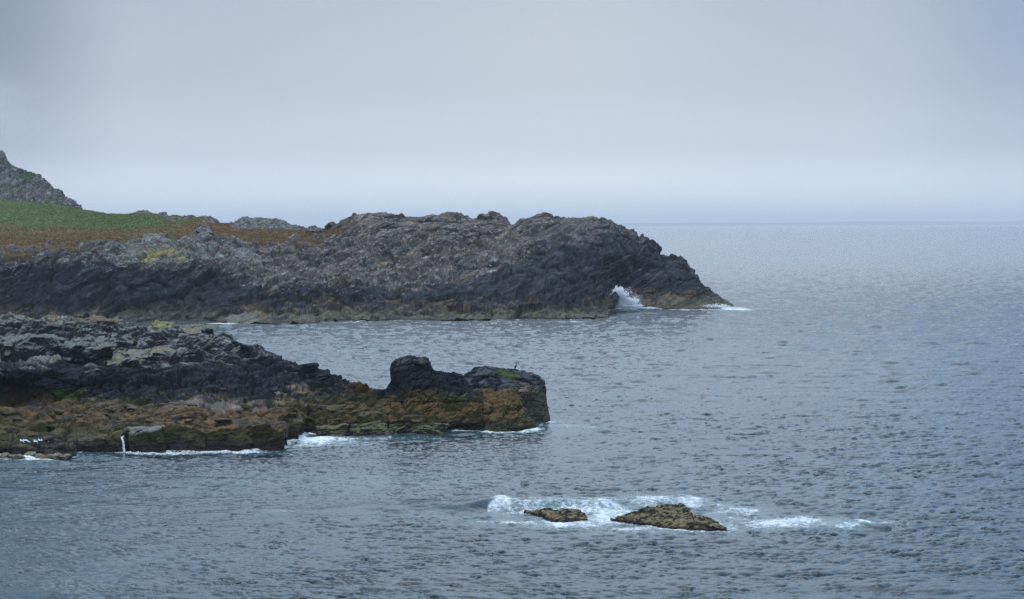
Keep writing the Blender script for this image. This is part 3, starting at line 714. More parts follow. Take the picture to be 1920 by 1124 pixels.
def samp(tile, X, Y):
    T, L = tile; N = T.shape[0]
    u = (X / L * N) % N; v = (Y / L * N) % N
    i = np.floor(u).astype(int); j = np.floor(v).astype(int); fu = (u - i)[:, None]; fv = (v - j)[:, None]
    i %= N; j %= N
    i1, j1 = (i + 1) % N, (j + 1) % N
    return (T[i, j] * (1 - fu) + T[i1, j] * fu) * (1 - fv) + (T[i, j1] * (1 - fu) + T[i1, j1] * fu) * fv

ys = [95.0]
while ys[-1] < 1500: ys.append(ys[-1] + max(.14, (ys[-1] / 1000.0) ** 2 * 5.2))
while ys[-1] < 60000: ys.append(ys[-1] * 1.03)
ys = np.array(ys); tx = np.linspace(-.31, .31, 1150)
tx = np.concatenate([np.linspace(-3, -.33, 30), tx, np.linspace(.33, 3, 30)])
YY, TX = np.meshgrid(ys, tx, indexing='ij')
X = (TX * YY).ravel(); Y = YY.ravel()
t1 = ocean_tile(512, 143.0, 3.5, 16, 1, .030, math.radians(70), 1.0)
t2 = ocean_tile(512, 61.0, .8, 3.4, 2, .084, math.radians(60), .7)
t3 = ocean_tile(512, 23.0, .22, 1.7, 3, .125, math.radians(80), .5)
P2 = np.stack([X / 38, Y / 70, X * 0], 1)
gust = np.clip(1.0 + .8 * fbm(P2, 151, 3), .4, 1.6)
P3 = np.stack([X / 1.6, Y / 1.8, X * 0 + 3], 1)
pz = fbm(P3, 152, 3); gust2 = gust * (.62 + 1.35 * sst(pz, .0, .42)); gust3 = .7 + .7 * sst(fbm(P3 * .35, 153, 3), -.1, .4)
f1 = 1 - sst(Y, 900, 1500); f2 = 1 - sst(Y, 500, 950); f3 = 1 - sst(Y, 330, 700)
ca, sa = math.cos(.6), math.sin(.6)
D = samp(t1, X, Y) * f1[:, None]
d2 = samp(t2, X * ca + Y * sa, -X * sa + Y * ca); d2 = np.stack([d2[:, 0] * ca - d2[:, 1] * sa, d2[:, 0] * sa + d2[:, 1] * ca, d2[:, 2]], 1)
D = D + d2 * (f2 * gust * gust3)[:, None]
t4 = ocean_tile(512, 101.0, 2.0, 8, 4, .075, math.radians(75), 1.0)
D = D + samp(t4, X + 11, Y) * (sst(Y, 250, 430) * (1 - sst(Y, 1100, 1800)) * gust3)[:, None]
D = D + samp(t3, X + 3 * np.sin(Y / 13), Y) * (f3 * gust2)[:, None]
near = (Y > 150) & (Y < 740) & (np.abs(TX.ravel()) < .31)
idx = np.nonzero(near)[0]
XN, YN = X[idx], Y[idx]
def w2(px, py): p = pt(px, py, 0); return p[0], p[1]
# distance to the shore lines
def dist_to(poly):
    q = np.array([w2(*p) for p in poly]); d = np.full(len(XN), 1e3, np.float32)
    bx0, bx1, by0, by1 = q[:, 0].min() - 14, q[:, 0].max() + 14, q[:, 1].min() - 14, q[:, 1].max() + 14
    s = np.nonzero((XN > bx0) & (XN < bx1) & (YN > by0) & (YN < by1))[0]
    x, y = XN[s], YN[s]; dd = np.full(len(s), 1e3)
    for (x0, y0), (x1, y1) in zip(q[:-1], q[1:]):
        vx, vy = x1 - x0, y1 - y0; t = np.clip(((x - x0) * vx + (y - y0) * vy) / (vx * vx + vy * vy + 1e-9), 0, 1)
        dd = np.minimum(dd, np.hypot(x - x0 - t * vx, y - y0 - t * vy))
    d[s] = dd
    return d
foam = np.zeros(len(XN), np.float32)
nb0 = fbm(np.stack([XN / 2.2, YN / 3.5, XN * 0], 1), 165, 3)
nlow = fbm(np.stack([XN / 7, YN / 9, XN * 0], 1), 161, 3)
d = dist_to([(e[0], e[1]) for e in NW] + [(933, 813.5), (977, 809), (1006, 806)])
foam = np.maximum(foam, np.exp(-d / 1.4) * 1.25 + .25 * np.exp(-d / 4) * (.6 + nlow))
d = dist_to([(1006, 806), (1014, 797), (1032, 790)])
foam = np.maximum(foam, np.exp(-d / 1.5) * .9)
d = dist_to([(e[0], e[1]) for e in H1])
foam = np.maximum(foam, np.exp(-d / 2.2) * .95 * (.7 + .6 * nlow))
REEF_L = [(980, 961), (1000, 967), (1015, 970), (1032, 979), (1053, 980), (1080, 980), (1103, 978)]
REEF_R = [(1143, 976), (1167, 979), (1183, 982), (1218, 984), (1240, 993), (1286, 995), (1313, 996), (1362, 994)]
for pl in (REEF_L, REEF_R):
    d = dist_to(pl); foam = np.maximum(foam, np.exp(-d / 1.2) * 1.05)
def splat(px, py, rx, ry, v, ang=0):
    global foam
    cx, cy = w2(px, py); s = cy / F
    gx = (XN - cx) / (rx * s); yy = (w2(px, py - ry)[1] - w2(px, py + ry)[1]) / 2
    gy = (YN - cy) / yy
    gx, gy = gx + ang * gy, gy
    foam = np.maximum(foam, v * np.exp(-(gx * gx + gy * gy) ** 1.3))
for a in [(1000, 958, 115, 17, .80), (930, 962, 120, 9, .72), (1250, 962, 150, 28, .80), (1330, 985, 120, 12, .78), (1480, 980, 150, 14, .66), (1060, 945, 130, 12, .95), (1140, 960, 62, 26, 1.3), (1210, 943, 90, 11, 1.1), (1290, 945, 55, 13, 1.2), (1365, 962, 80, 22, 1.0),
          (1440, 980, 100, 15, .88), (1500, 978, 80, 12, .80), (1590, 989, 36, 4, 1.0), (1625, 986, 36, 3, .95), (1660, 984, 60, 5, .62), (1560, 985, 40, 5, .7), (1300, 994, 90, 8, .75), (1060, 983, 110, 8, .85), (960, 978, 90, 6, .8), (1200, 992, 90, 7, .8),
          (720, 961, 130, 3.5, .85), (590, 960, 90, 2.5, .72), (830, 958, 80, 4, .82), (940, 944, 30, 8, 1.2), (1400, 990, 120, 8, .7),
          (1070, 990, 120, 5, .6), (1190, 1000, 180, 6, .5),
          (600, 826, 55, 10, 1.05), (650, 824, 70, 11, .85), (720, 822, 70, 8, .72), (790, 820, 60, 6, .6), (570, 836, 40, 8, .9), (460, 848, 110, 3, 1.0), (330, 850, 120, 3.2, 1.15), (150, 852, 40, 4, 1.0),
          (1050, 800, 60, 5, .65), (1090, 801, 50, 3, .5), (60, 862, 90, 3, .9),
          (1170, 578, 34, 3, 1.3), (1215, 578, 34, 2, 1.1), (1340, 580, 60, 2.2, 1.1), (1395, 581, 22, 2, 1.3), (1290, 581, 60, 1.5, .9), (420, 607, 40, 1.5, 1.0), (650, 605, 70, 1.5, .75), (900, 604, 200, 1.2, .6), (1080, 604, 70, 1.5, .6),
          (1200, 583, 60, 4, .5), (175, 1085, 90, 30, .30), (300, 1048, 120, 10, .25), (700, 905, 300, 20, .26), (1500, 905, 300, 40, .18)]:
    splat(*a)
# swell that rises and breaks over the reef
hz = np.zeros(len(XN), np.float32)
def ridge(poly, hts, front, back):
    global hz, foam
    q = np.array([w2(*p) for p in poly])
    yc = np.interp(XN, q[:, 0], q[:, 1]); hh = np.interp(XN, q[:, 0], hts, left=0, right=0)
    dy = YN - yc + .8 * np.sin(XN * .9) + .5 * nlow
    hz = np.maximum(hz, hh * np.where(dy < 0, np.exp(-(dy / front) ** 2), np.exp(-(dy / back) ** 2)))
    return dy, hh
dy, hh = ridge([(560, 956), (700, 954), (850, 953), (918, 952), (940, 952), (1000, 952), (1060, 950), (1130, 952), (1180, 956)], [0, .25, .6, .95, .85, .75, .6, .8, .0], 1.5, 5.5)
foam = np.where((dy < .6) & (dy > -4) & (hh > .5), np.maximum(foam, 1.1 * sst(XN - .55 * dy + .8 * nlow, w2(914, 950)[0], w2(934, 950)[0])), foam)
foam = np.where(foam > .12, foam * (.86 + .45 * nlow) + .10 * nb0, foam)
nb = fbm(np.stack([XN * .9, YN * .5, XN * 0], 1), 163, 3)
foam = np.where((XN < w2(914, 950)[0]) & (XN > w2(560, 950)[0]) & (dy > -5) & (dy < 6), foam * .15, foam)
dy, hh = ridge([(1180, 944), (1215, 941), (1285, 940), (1330, 946), (1400, 960)], [0, .35, .4, .3, 0], 1.5, 4.0)
dy, hh = ridge([(1555, 990), (1575, 989), (1610, 986), (1640, 988), (1665, 989)], [0, .25, .45, .3, 0], 1.2, 2.5)
rf = np.exp(-((XN - w2(1230, 975)[0]) / 8) ** 2 - ((YN - 201) / 4.5) ** 2) + np.exp(-((XN - w2(1045, 966)[0]) / 4) ** 2 - ((YN - 203.5) / 3.5) ** 2)
hz = (hz + np.clip(foam - .7, 0, .5) * (.35 + .5 * nb)) * (1 - .9 * np.clip(rf, 0, 1)) - .12 * np.clip(rf, 0, 1)
amp = 1 - .5 * np.clip(foam, 0, 1)
slick = np.ones(len(XN)); q = np.array([w2(560, 952), w2(900, 952)])
slick -= .75 * np.exp(-(((YN - q[0, 1]) / 7) ** 2)) * sst(XN, q[0, 0] - 6, q[0, 0] + 6) * (1 - sst(XN, q[1, 0], q[1, 0] + 4))
D[idx] *= (amp * slick)[:, None]
D[idx, 2] += hz
LAM = 1.5
out_ = 1 - sst(np.abs(TX.ravel()), .30, .34); D *= (.06 + .94 * out_)[:, None]
V = np.stack([X + D[:, 0] * LAM, Y + D[:, 1] * LAM, D[:, 2]], 1)
FO = np.zeros(len(X), np.float32); FO[idx] = foam
far = np.maximum(sst(Y, 330, 700), 1 - out_)
M_SEA, t = new_mat('sea_water'); Nn, L = t.nodes.new, t.links.new
out = Nn('ShaderNodeOutputMaterial')
def attr(n): a = Nn('ShaderNodeAttribute'); a.attribute_name = n; return a
def math_(op, a, b=None, clamp=False):
    m = Nn('ShaderNodeMath'); m.operation = op; m.use_clamp = clamp
    for i_, v_ in enumerate((a, b)):
        if v_ is None: continue
        if isinstance(v_, (int, float)): m.inputs[i_].default_value = v_
        else: L(v_, m.inputs[i_])
    return m.outputs[0]
geo = Nn('ShaderNodeNewGeometry')
def noise(scale, detail, sx=1, sy=1, rough=.55, dist=0, rot=0):
    mp = Nn('ShaderNodeMapping'); mp.inputs['Scale'].default_value = (sx, sy, 1); mp.inputs['Rotation'].default_value = (0, 0, rot); L(geo.outputs['Position'], mp.inputs['Vector'])
    n = Nn('ShaderNodeTexNoise'); n.inputs['Scale'].default_value = scale; n.inputs['Detail'].default_value = detail; n.inputs['Roughness'].default_value = rough; n.inputs['Distortion'].default_value = dist
    L(mp.outputs[0], n.inputs['Vector']); return n.outputs['Fac']
fa, fr = attr('foam').outputs['Fac'], attr('far').outputs['Fac']
wat = Nn('ShaderNodeBsdfPrincipled'); wat.inputs['IOR'].default_value = 1.36; wat.inputs['Roughness'].default_value = .05
milk = Nn('ShaderNodeMix'); milk.data_type = 'RGBA'
L(math_('MULTIPLY', fa, .75, True), milk.inputs[0]); milk.inputs[6].default_value = (.006, .024, .034, 1); milk.inputs[7].default_value = (.11, .20, .215, 1)
L(milk.outputs[2], wat.inputs['Base Color'])
b1 = Nn('ShaderNodeBump'); b1.inputs['Distance'].default_value = .06; b1.inputs['Strength'].default_value = .7; L(noise(3.0, 4, 1, 1.2), b1.inputs['Height'])
b2 = Nn('ShaderNodeBump'); b2.inputs['Distance'].default_value = .55; L(noise(.8, 4, .8, 1, .65, 0, .2), b2.inputs['Height']); L(math_('MULTIPLY', fr, 1.0), b2.inputs['Strength'])
L(b1.outputs[0], b2.inputs['Normal']); L(b2.outputs[0], wat.inputs['Normal'])
fo = Nn('ShaderNodeBsdfPrincipled'); fo.inputs['Roughness'].default_value = .9; fo.inputs['Specular IOR Level'].default_value = .1
fn = noise(2.2, 7, 1, .8, .68, .4); fn2 = noise(.55, 4, 1.0, .6, .6, .6)
fc = Nn('ShaderNodeMix'); fc.data_type = 'RGBA'; L(math_('SUBTRACT', math_('MULTIPLY', fn, 3.0), 1.0, True), fc.inputs[0]); fc.inputs[6].default_value = (.82, .86, .88, 1); fc.inputs[7].default_value = (.62, .70, .73, 1)
L(fc.outputs[2], fo.inputs['Base Color'])
bf = Nn('ShaderNodeBump'); bf.inputs['Distance'].default_value = .3; bf.inputs['Strength'].default_value = .7; L(fn, bf.inputs['Height']); L(bf.outputs[0], fo.inputs['Normal'])
def stretch(x):
    m = Nn('ShaderNodeMapRange'); m.inputs['From Min'].default_value = .32; m.inputs['From Max'].default_value = .68; L(x, m.inputs['Value']); return m.outputs[0]
thr = math_('ADD', math_('ADD', math_('MULTIPLY', stretch(fn), .62), math_('MULTIPLY', stretch(fn2), .42)), .08)      # about .65 on average
msk = math_('MULTIPLY', math_('SUBTRACT', fa, math_('SUBTRACT', thr, .0)), 2.0, True)
ms = Nn('ShaderNodeMixShader'); L(msk, ms.inputs[0]); L(wat.outputs[0], ms.inputs[1]); L(fo.outputs[0], ms.inputs[2])
L(ms.outputs[0], out.inputs['Surface'])
sea = mesh_np('sea', V, grid_faces(len(ys), len(tx))[:, ::-1], M_SEA, {'foam': FO, 'far': far}, smooth=True)
tag(sea, 'grey-blue choppy sea with white foam along the rocks', kind='structure')

# ------------------------------------------------------------------ the reef that the swell breaks over
def creef(P, N, r1, r2, px, py):
    n = fbm(P * 1.6, 171, 4); n2 = fbm(P * 4, 172, 3); up = N[:, 2]
    c = mixc(np.tile(C(.19, .15, .075), (len(P), 1)), C(.13, .112, .042), sst(n, -.1, .3))
    c = mixc(c, C(.19, .155, .115), sst(n2, .0, .4) * .5)
    c = mixc(c, C(.013, .012, .010), sst(n + n2 * .6 + (r1 - .5) * .5 + .12 * up, .10, .22) * .95)
    c = mixc(c, BARN * 1.5, 1 - sst(P[:, 2], .0, .25))
    return c, np.ones(len(P)) * .55
RSP = [(.9, 12, 30, 183, .26, 1.6, .6), (.35, 22, 10, 185, .5, 1.6, .4)]
def reef(label, base, layers, rows):
    o, G, N, _ = build_rock('reef_rock', [base] + layers + [('off', (0, .5, -.2)), ('off', (0, .8, -2))], .055, rows, RSP, creef, M_NEAR, soft=.06, softs=4, blur=1, closed=True)
    return tag(o, label, 'rock', 'weedy reef rocks awash in the breaking swell')
reef('smaller brown reef rock, left of the two, just right of the breaking wave',
     [(981, 963, -.25), (1000, 970, -.25), (1015, 973, -.25), (1032, 983, -.25), (1053, 984), (1080, 983), (1103, 981)],
     [[(982, 960.5, .08), (1000, 962, .15), (1030, 968, .3), (1055, 969, .35), (1080, 969, .35), (1101, 973, .2)],
      [(984, 958, .22), (1000, 955, .42), (1026, 953.5, .6), (1042, 956, .55), (1067, 952.5, .8), (1088, 955, .75), (1099, 967, .4)]], [22, 22, 4, 4])
reef('front hump of the larger reef rock at the right, lying lowest in the foam',
     [(1185, 986, -.3), (1218, 990, -.3), (1240, 998, -.3), (1286, 999.5), (1313, 1000), (1363, 998.5)],
     [[(1187, 979, .1), (1225, 978, .3), (1260, 979, .42), (1300, 980, .5), (1340, 986, .4), (1362, 992, .12)],
      [(1190, 974, .25), (1215, 967, .45), (1240, 964, .6), (1270, 962, .72), (1311, 965, .75), (1328, 970, .7), (1342, 977, .55), (1359, 988, .3)]], [24, 24, 4, 4])
reef('long sloping back ridge of the larger reef rock, pointed at its left end',
     [(1143, 978, -.2), (1183, 985, -.3), (1240, 986, -.3), (1300, 980, -.2)],
     [[(1145, 975.5, .05), (1183, 971, .3), (1240, 963, .6), (1280, 960, .75), (1299, 966, .5)],
      [(1147, 974, .15), (1172, 963.6, .5), (1200, 955.5, .85), (1229, 949, 1.1), (1256, 945, 1.25), (1278, 944.7, 1.25), (1293, 953, 1.0), (1297, 961, .7)]], [22, 22, 4, 4])

# ------------------------------------------------------------------ boulders: cut balls
rng = np.random.RandomState(5)
def icos(sub):
    import bmesh
    bm = bmesh.new(); bmesh.ops.create_icosphere(bm, subdivisions=sub, radius=1)
    v = np.array([x.co[:] for x in bm.verts]); f = np.array([[q.index for q in p.verts] for p in bm.faces]); bm.free(); return v, f
IV, IF = icos(4)
def boulder_verts(seed, size):
    r = np.random.RandomState(seed); v = IV.copy()
    for _ in range(16):
        n = r.randn(3); n /= np.linalg.norm(n); k = r.uniform(.55, .9)
        d_ = v @ n - k; v -= np.outer(np.clip(d_, 0, None), n)
    v = v * np.array(size)
    v += .05 * min(size) * np.stack([fbm(v * 3 / min(size), seed + k_, 3) for k_ in range(3)], 1)
    return v
M_SHORE = rock_mat('shore_boulder', .4, bump=.4, var=.5)
for k in range(26):
    px = rng.uniform(2, 138); py = rng.uniform(836, 857) if px > 25 else rng.uniform(842, 857)
    p = pt(px, py + 3, .15) - np.array([0, rng.uniform(.3, 2.5), 0]); s = rng.uniform(.35, .9)
    v = boulder_verts(300 + k, (s * rng.uniform(1, 1.7), s * 1.2, s * rng.uniform(.5, .8)))
    n = fbm(v * 2 + k, 190, 3)
    c = mixc(np.tile(C(.14, .115, .065), (len(v), 1)), C(.03, .027, .02), sst(n, 0, .3) * .8)
    c = mixc(c, C(.24, .21, .17), sst(v[:, 2] / s, .25, .5) * .5)
    o = mesh_np('shore_boulder', v, IF, M_SHORE, {'Col': c, 'wet': np.ones(len(v)) * .6}, tri=True)
    o.location = p; o.rotation_euler = (0, 0, rng.uniform(0, 6))
    tag(o, 'small olive boulder among the cluster awash below the left end of the point', 'boulder', 'small boulders awash at the left end of the point')

# ------------------------------------------------------------------ loose stones and turf on the headland
ig = np.nonzero((GHN[..., 2].ravel() > .1))[0]
gp, gy = HPX.ravel(), HPY.ravel()
gm, ggreen = grass_mask(GH.reshape(-1, 3), gp, gy)
nr_, nc_ = GH.shape[:2]
rowi = np.repeat(np.arange(nr_), nc_)
vis = rowi < nr_ - 20
def scatter_mesh(name, pts, proto_v, proto_f, scale, col, mat, flatz=None, tri=True, rotz=None, wet=0.0):
    n = len(pts); a = rng.uniform(0, 6.283, n); ca_, sa_ = np.cos(a), np.sin(a)
    pv = proto_v[rng.randint(0, len(proto_v), n)] * scale[:, None, :]
    X_ = pv[..., 0] * ca_[:, None] - pv[..., 1] * sa_[:, None]; Y_ = pv[..., 0] * sa_[:, None] + pv[..., 1] * ca_[:, None]
    VV = np.stack([X_, Y_, pv[..., 2]], -1) + pts[:, None, :]
    FF = (proto_f[None] + (np.arange(n) * proto_v.shape[1])[:, None, None]).reshape(-1, proto_f.shape[1])
    cc = np.repeat(col, proto_v.shape[1], 0)
    return mesh_np(name, VV.reshape(-1, 3), FF, mat, {'Col': cc, 'wet': np.full(len(cc), wet)}, tri=tri)
lowv, lowf = icos(1)
protos = []
for k in range(8):
    v = lowv.copy()
    for _ in range(5):
        n = rng.randn(3); n /= np.linalg.norm(n); v -= np.outer(np.clip(v @ n - rng.uniform(.4, .8), 0, None), n)
    protos.append(v)
protos = np.array(protos)
P_all = GH.reshape(-1, 3)
bt = np.interp(gp, BT[:, 0], BT[:, 1])
wgt = (vis & (gy < bt + 18) & (P_all[:, 2] > 6) & (gp > -100)).astype(float) * (1 - gm * .985) * np.clip(1.15 - sst(gp, 850, 1150), .1, 1)
cl = fbm(P_all * .25, 201, 3); wgt *= sst(cl, .05, .4) + .02
wgt /= wgt.sum()
ids = rng.choice(len(P_all), 4200, p=wgt)
s = rng.uniform(.12, .36, len(ids)) * (1 + 1.0 * (rng.rand(len(ids)) > .96))
sc3 = np.stack([s * rng.uniform(.9, 1.8, len(s)), s, s * rng.uniform(.4, .9, len(s))], 1)
cc = np.where((rng.rand(len(ids)) > .5)[:, None], C(.33, .315, .305), C(.17, .15, .15)) * rng.uniform(.7, 1.2, (len(ids), 1))
stones = scatter_mesh('scattered_stones', P_all[ids], protos, lowf, sc3, cc.astype(np.float32), M_FAR)
tag(stones, 'loose pale stones strewn over the upper headland', 'stones', kind='stuff')

def blades(k):
    v = []; f = []
    for j in range(5):
        a = rng.uniform(0, 6.28); x, y = rng.uniform(-.5, .5, 2); w = .10; h = rng.uniform(.6, 1.0); lx, ly = rng.uniform(-.35, .35, 2)
        b = len(v); v += [(x - w * math.cos(a), y - w * math.sin(a), -.1), (x + w * math.cos(a), y + w * math.sin(a), -.1), (x + lx, y + ly, h)]; f.append((b, b + 1, b + 2))
    return np.array(v), np.array(f)
bl = [blades(k) for k in range(10)]
pv = np.array([b[0] for b in bl]); pf = bl[0][1]
wg = gm * vis * (gp > -120) * (P_all[:, 2] > 8); wg /= wg.sum()
ids = rng.choice(len(P_all), 36000, p=wg)
s = rng.uniform(.25, .6, len(ids)); gr = ggreen[ids] > rng.rand(len(ids))
cc = np.where(gr[:, None], GRASS * 1.2, HEATH * 1.15) * rng.uniform(.55, 1.45, (len(ids), 1))
tufts = scatter_mesh('grass', P_all[ids], pv, pf, np.stack([s * 1.2, s * 1.2, s * .8], 1), cc.astype(np.float32), rock_mat('grass_tufts', 1.0, bump=0, var=.3, spec=.1))
tag(tufts, 'short green and brown turf on the left of the headland', 'grass', kind='stuff')
pk = ((blob(gp, gy, 610, 474, 80, 5) + .3 * fbm(P_all * .5, 205, 3)) > .55) & vis
ids = rng.choice(np.nonzero(pk)[0], 260)
s = rng.uniform(.12, .25, len(ids))
thrift = scatter_mesh('thrift_flowers', P_all[ids] + np.array([0, 0, .1]), protos, lowf, np.stack([s, s, s * .6], 1), (C(.34, .15, .22) * rng.uniform(.6, 1.1, (len(ids), 1))).astype(np.float32), rock_mat('thrift', 1, bump=0, var=.2, spec=.1))
tag(thrift, 'pink thrift in flower below the brown turf', 'flowers', kind='stuff')

# ------------------------------------------------------------------ white water thrown up: drops and clots of spray
M_SPRAY, t = new_mat('spray'); Nn, L = t.nodes.new, t.links.new
o_ = Nn('ShaderNodeOutputMaterial'); d_ = Nn('ShaderNodeBsdfDiffuse'); d_.inputs['Color'].default_value = (.94, .95, .96, 1)
tr = Nn('ShaderNodeBsdfTranslucent'); tr.inputs['Color'].default_value = (.94, .95, .96, 1)
ns = Nn('ShaderNodeTexNoise'); ns.inputs['Scale'].default_value = 1.5
g_ = Nn('ShaderNodeNewGeometry'); L(g_.outputs['Position'], ns.inputs['Vector'])
mr = Nn('ShaderNodeMapRange'); mr.inputs['To Min'].default_value = .35; mr.inputs['To Max'].default_value = .65; L(ns.outputs['Fac'], mr.inputs['Value'])
m_ = Nn('ShaderNodeMixShader'); L(mr.outputs[0], m_.inputs[0]); L(d_.outputs[0], m_.inputs[1]); L(tr.outputs[0], m_.inputs[2]); L(m_.outputs[0], o_.inputs['Surface'])
oct_v = np.array([(1, 0, 0), (-1, 0, 0), (0, 1, 0), (0, -1, 0), (0, 0, 1), (0, 0, -1)], float)
oct_f = np.array([(0, 2, 4), (2, 1, 4), (1, 3, 4), (3, 0, 4), (2, 0, 5), (1, 2, 5), (3, 1, 5), (0, 3, 5)])
def spray(name, label, pts, s, group=None):
    n = len(pts)
    VV = oct_v[None] * s[:, None, None] * rng.uniform(.6, 1.4, (n, 1, 3)) + pts[:, None, :]
    FF = (oct_f[None] + (np.arange(n) * 6)[:, None, None]).reshape(-1, 3)
    o = mesh_np(name, VV.reshape(-1, 3), FF, M_SPRAY, tri=True)
    return tag(o, label, 'spray', group, 'stuff')
def puff(px, py, rx, ry, n, Y, dep, s0, s1, power=.5):
    a = rng.uniform(0, 6.283, n); r = rng.rand(n) ** power
    lump = 1 + .25 * np.sin(3 * a + px) + .15 * np.sin(7 * a + 2 * px)
    qx = px + rx * r * lump * np.cos(a); qy = py + ry * r * lump * np.sin(a); yy = Y + rng.uniform(-dep, dep, n)
    d = _F[None] * F + _R[None] * (qx - 960)[:, None] - _U[None] * (qy - 562)[:, None]
    p = CAM + d * (yy / d[:, 1])[:, None]; p[:, 2] = np.maximum(p[:, 2], .02)
    return p, rng.uniform(s0, s1, n) * (1.15 - .6 * r)
parts_ = [puff(1162, 561, 17, 17, 9000, 688, 1.8, .08, .24, .75), puff(1156, 552, 11, 12, 3200, 687, 1.5, .07, .20, .8), puff(1177, 567, 17, 11, 5000, 688, 2.0, .06, .20, .75), puff(1190, 563, 13, 14, 1300, 690, 2, .03, .09, .8),
          puff(1166, 548, 20, 10, 1200, 690, 2, .03, .09, .9), puff(1162, 574, 18, 6, 3000, 687, 1.5, .08, .22), puff(1186, 575, 24, 4, 1800, 687, 1.5, .06, .18), puff(1212, 578, 26, 2, 900, 688, 1.5, .05, .14)]
parts_ += [puff(1166, 552, 30, 16, 2600, 687, 2.5, .015, .05, .8), puff(1188, 564, 20, 14, 1600, 687, 2.5, .015, .05, .8)]
for k in range(9):
    x_, y_ = rng.uniform(1152, 1182), rng.uniform(545, 556)
    for q_ in range(5):
        parts_.append(puff(lerp(1160, x_, q_ / 4 + .1), lerp(562, y_, q_ / 4 + .1), 3.4 - q_ * .5, 4.5 - q_ * .6, 220 - 30 * q_, 688, 1.0, .04, .15 - .02 * q_, .8))
spray('sea_spray', 'tall white burst of spray against the foot of the far headland', np.vstack([p for p, _ in parts_]), np.concatenate([q for _, q in parts_]))
parts_ = [puff(1330, 574, 14, 4, 260, 706, 2, .05, .16), puff(1352, 574, 18, 4, 420, 706, 2, .05, .18), puff(1372, 578, 20, 2.2, 500, 705, 2, .07, .2)]
spray('sea_spray', 'thin splashes running off the tip of the far headland', np.vstack([p for p, _ in parts_]), np.concatenate([q for _, q in parts_]))
parts_ = [puff(938, 943, 22, 8, 200, 212, 1.0, .012, .05, .8), puff(1010, 944, 60, 6, 500, 212, 1.2, .012, .045, .8), puff(1135, 938, 26, 8, 420, 211, 1.5, .012, .05, .8), puff(1095, 946, 50, 7, 300, 210, 1.5, .012, .045, .8),
          puff(1255, 938, 60, 6, 380, 209, 1.2, .012, .04, .8), puff(1295, 937, 24, 7, 240, 209, 1.2, .012, .04, .8), puff(1195, 927, 22, 8, 110, 212, 2, .01, .035, .8)]
spray('sea_spray', 'white water tossed off the wave breaking over the two reef rocks', np.vstack([p for p, _ in parts_]), np.concatenate([q for _, q in parts_]))
parts_ = [puff(130, 846, 14, 7, 420, 263.5, .8, .03, .10), puff(115, 842, 6, 6, 120, 264, .8, .02, .08), puff(340, 848, 120, 2.5, 1500, 264, .5, .03, .10)]
spray('sea_spray', 'small splash between the awash boulders and the first wall block', np.vstack([p for p, _ in parts_]), np.concatenate([q for _, q in parts_]))

# little fall of white water pouring off the shelf
def fall():
    n = 40; V_ = []; 
    pth = [(228, 818, 266.2), (229, 823, 264.9), (231, 828, 264.0), (232, 836, 263.7), (233, 849, 263.4)]
    tt = np.linspace(0, 1, n); q = np.array([pt(*p) for p in pth]); u = np.linspace(0, 1, len(pth))
    c_ = np.stack([np.interp(tt, u, q[:, k]) for k in range(3)], 1)
    wd = np.interp(tt, [0, .18, .4, 1], [.36, .13, .07, .12])
    m = 9
    for i_ in range(n):
        for j in range(m):
            a = (j / (m - 1) - .5) * 2
            V_.append(c_[i_] + np.array([a * wd[i_] + .03 * math.sin(i_ * .9 + j), -.10 * (1 - a * a) - .03 * rng.rand(), .02 * rng.rand()]))
    f = grid_faces(n, m)
    o = mesh_np('waterfall', np.array(V_), f, M_SPRAY, smooth=True)
    md = o.modifiers.new('thickness', 'SOLIDIFY'); md.thickness = .04
    return tag(o, 'narrow white trickle of water falling from the shelf between two wall blocks', 'waterfall')
fall()
# white water lying in a hollow of the shelf behind the boulders: a skin over the rock
def skin(name, label, cx, cy, rx, ry, lift, mat):
    q = GP.reshape(-1, 3); a, b = project(q); nr, nc = GP.shape[:2]
    n = fbm(q * .8, 231, 3)
    m = ((a - cx) / rx) ** 2 + ((b - cy) / ry) ** 2 + n * .9 < 1
    Fq = grid_faces(nr, nc); keep = m[Fq].sum(1) >= 3; Fq = Fq[keep & (Fq[:, 0] < nc * 120)]
    ids, inv = np.unique(Fq, return_inverse=True)
    V_ = q[ids] + np.array([0, -.05, lift]); Fq = inv.reshape(-1, 4)
    o = mesh_np(name, V_, Fq, mat, {'foam': np.full(len(V_), .95), 'far': np.zeros(len(V_))}, smooth=True)
    return tag(o, label, kind='structure')
skin('foam_pool', 'white foaming water trapped in a hollow behind the awash boulders', 62, 828, 38, 3.6, .08, M_SEA)

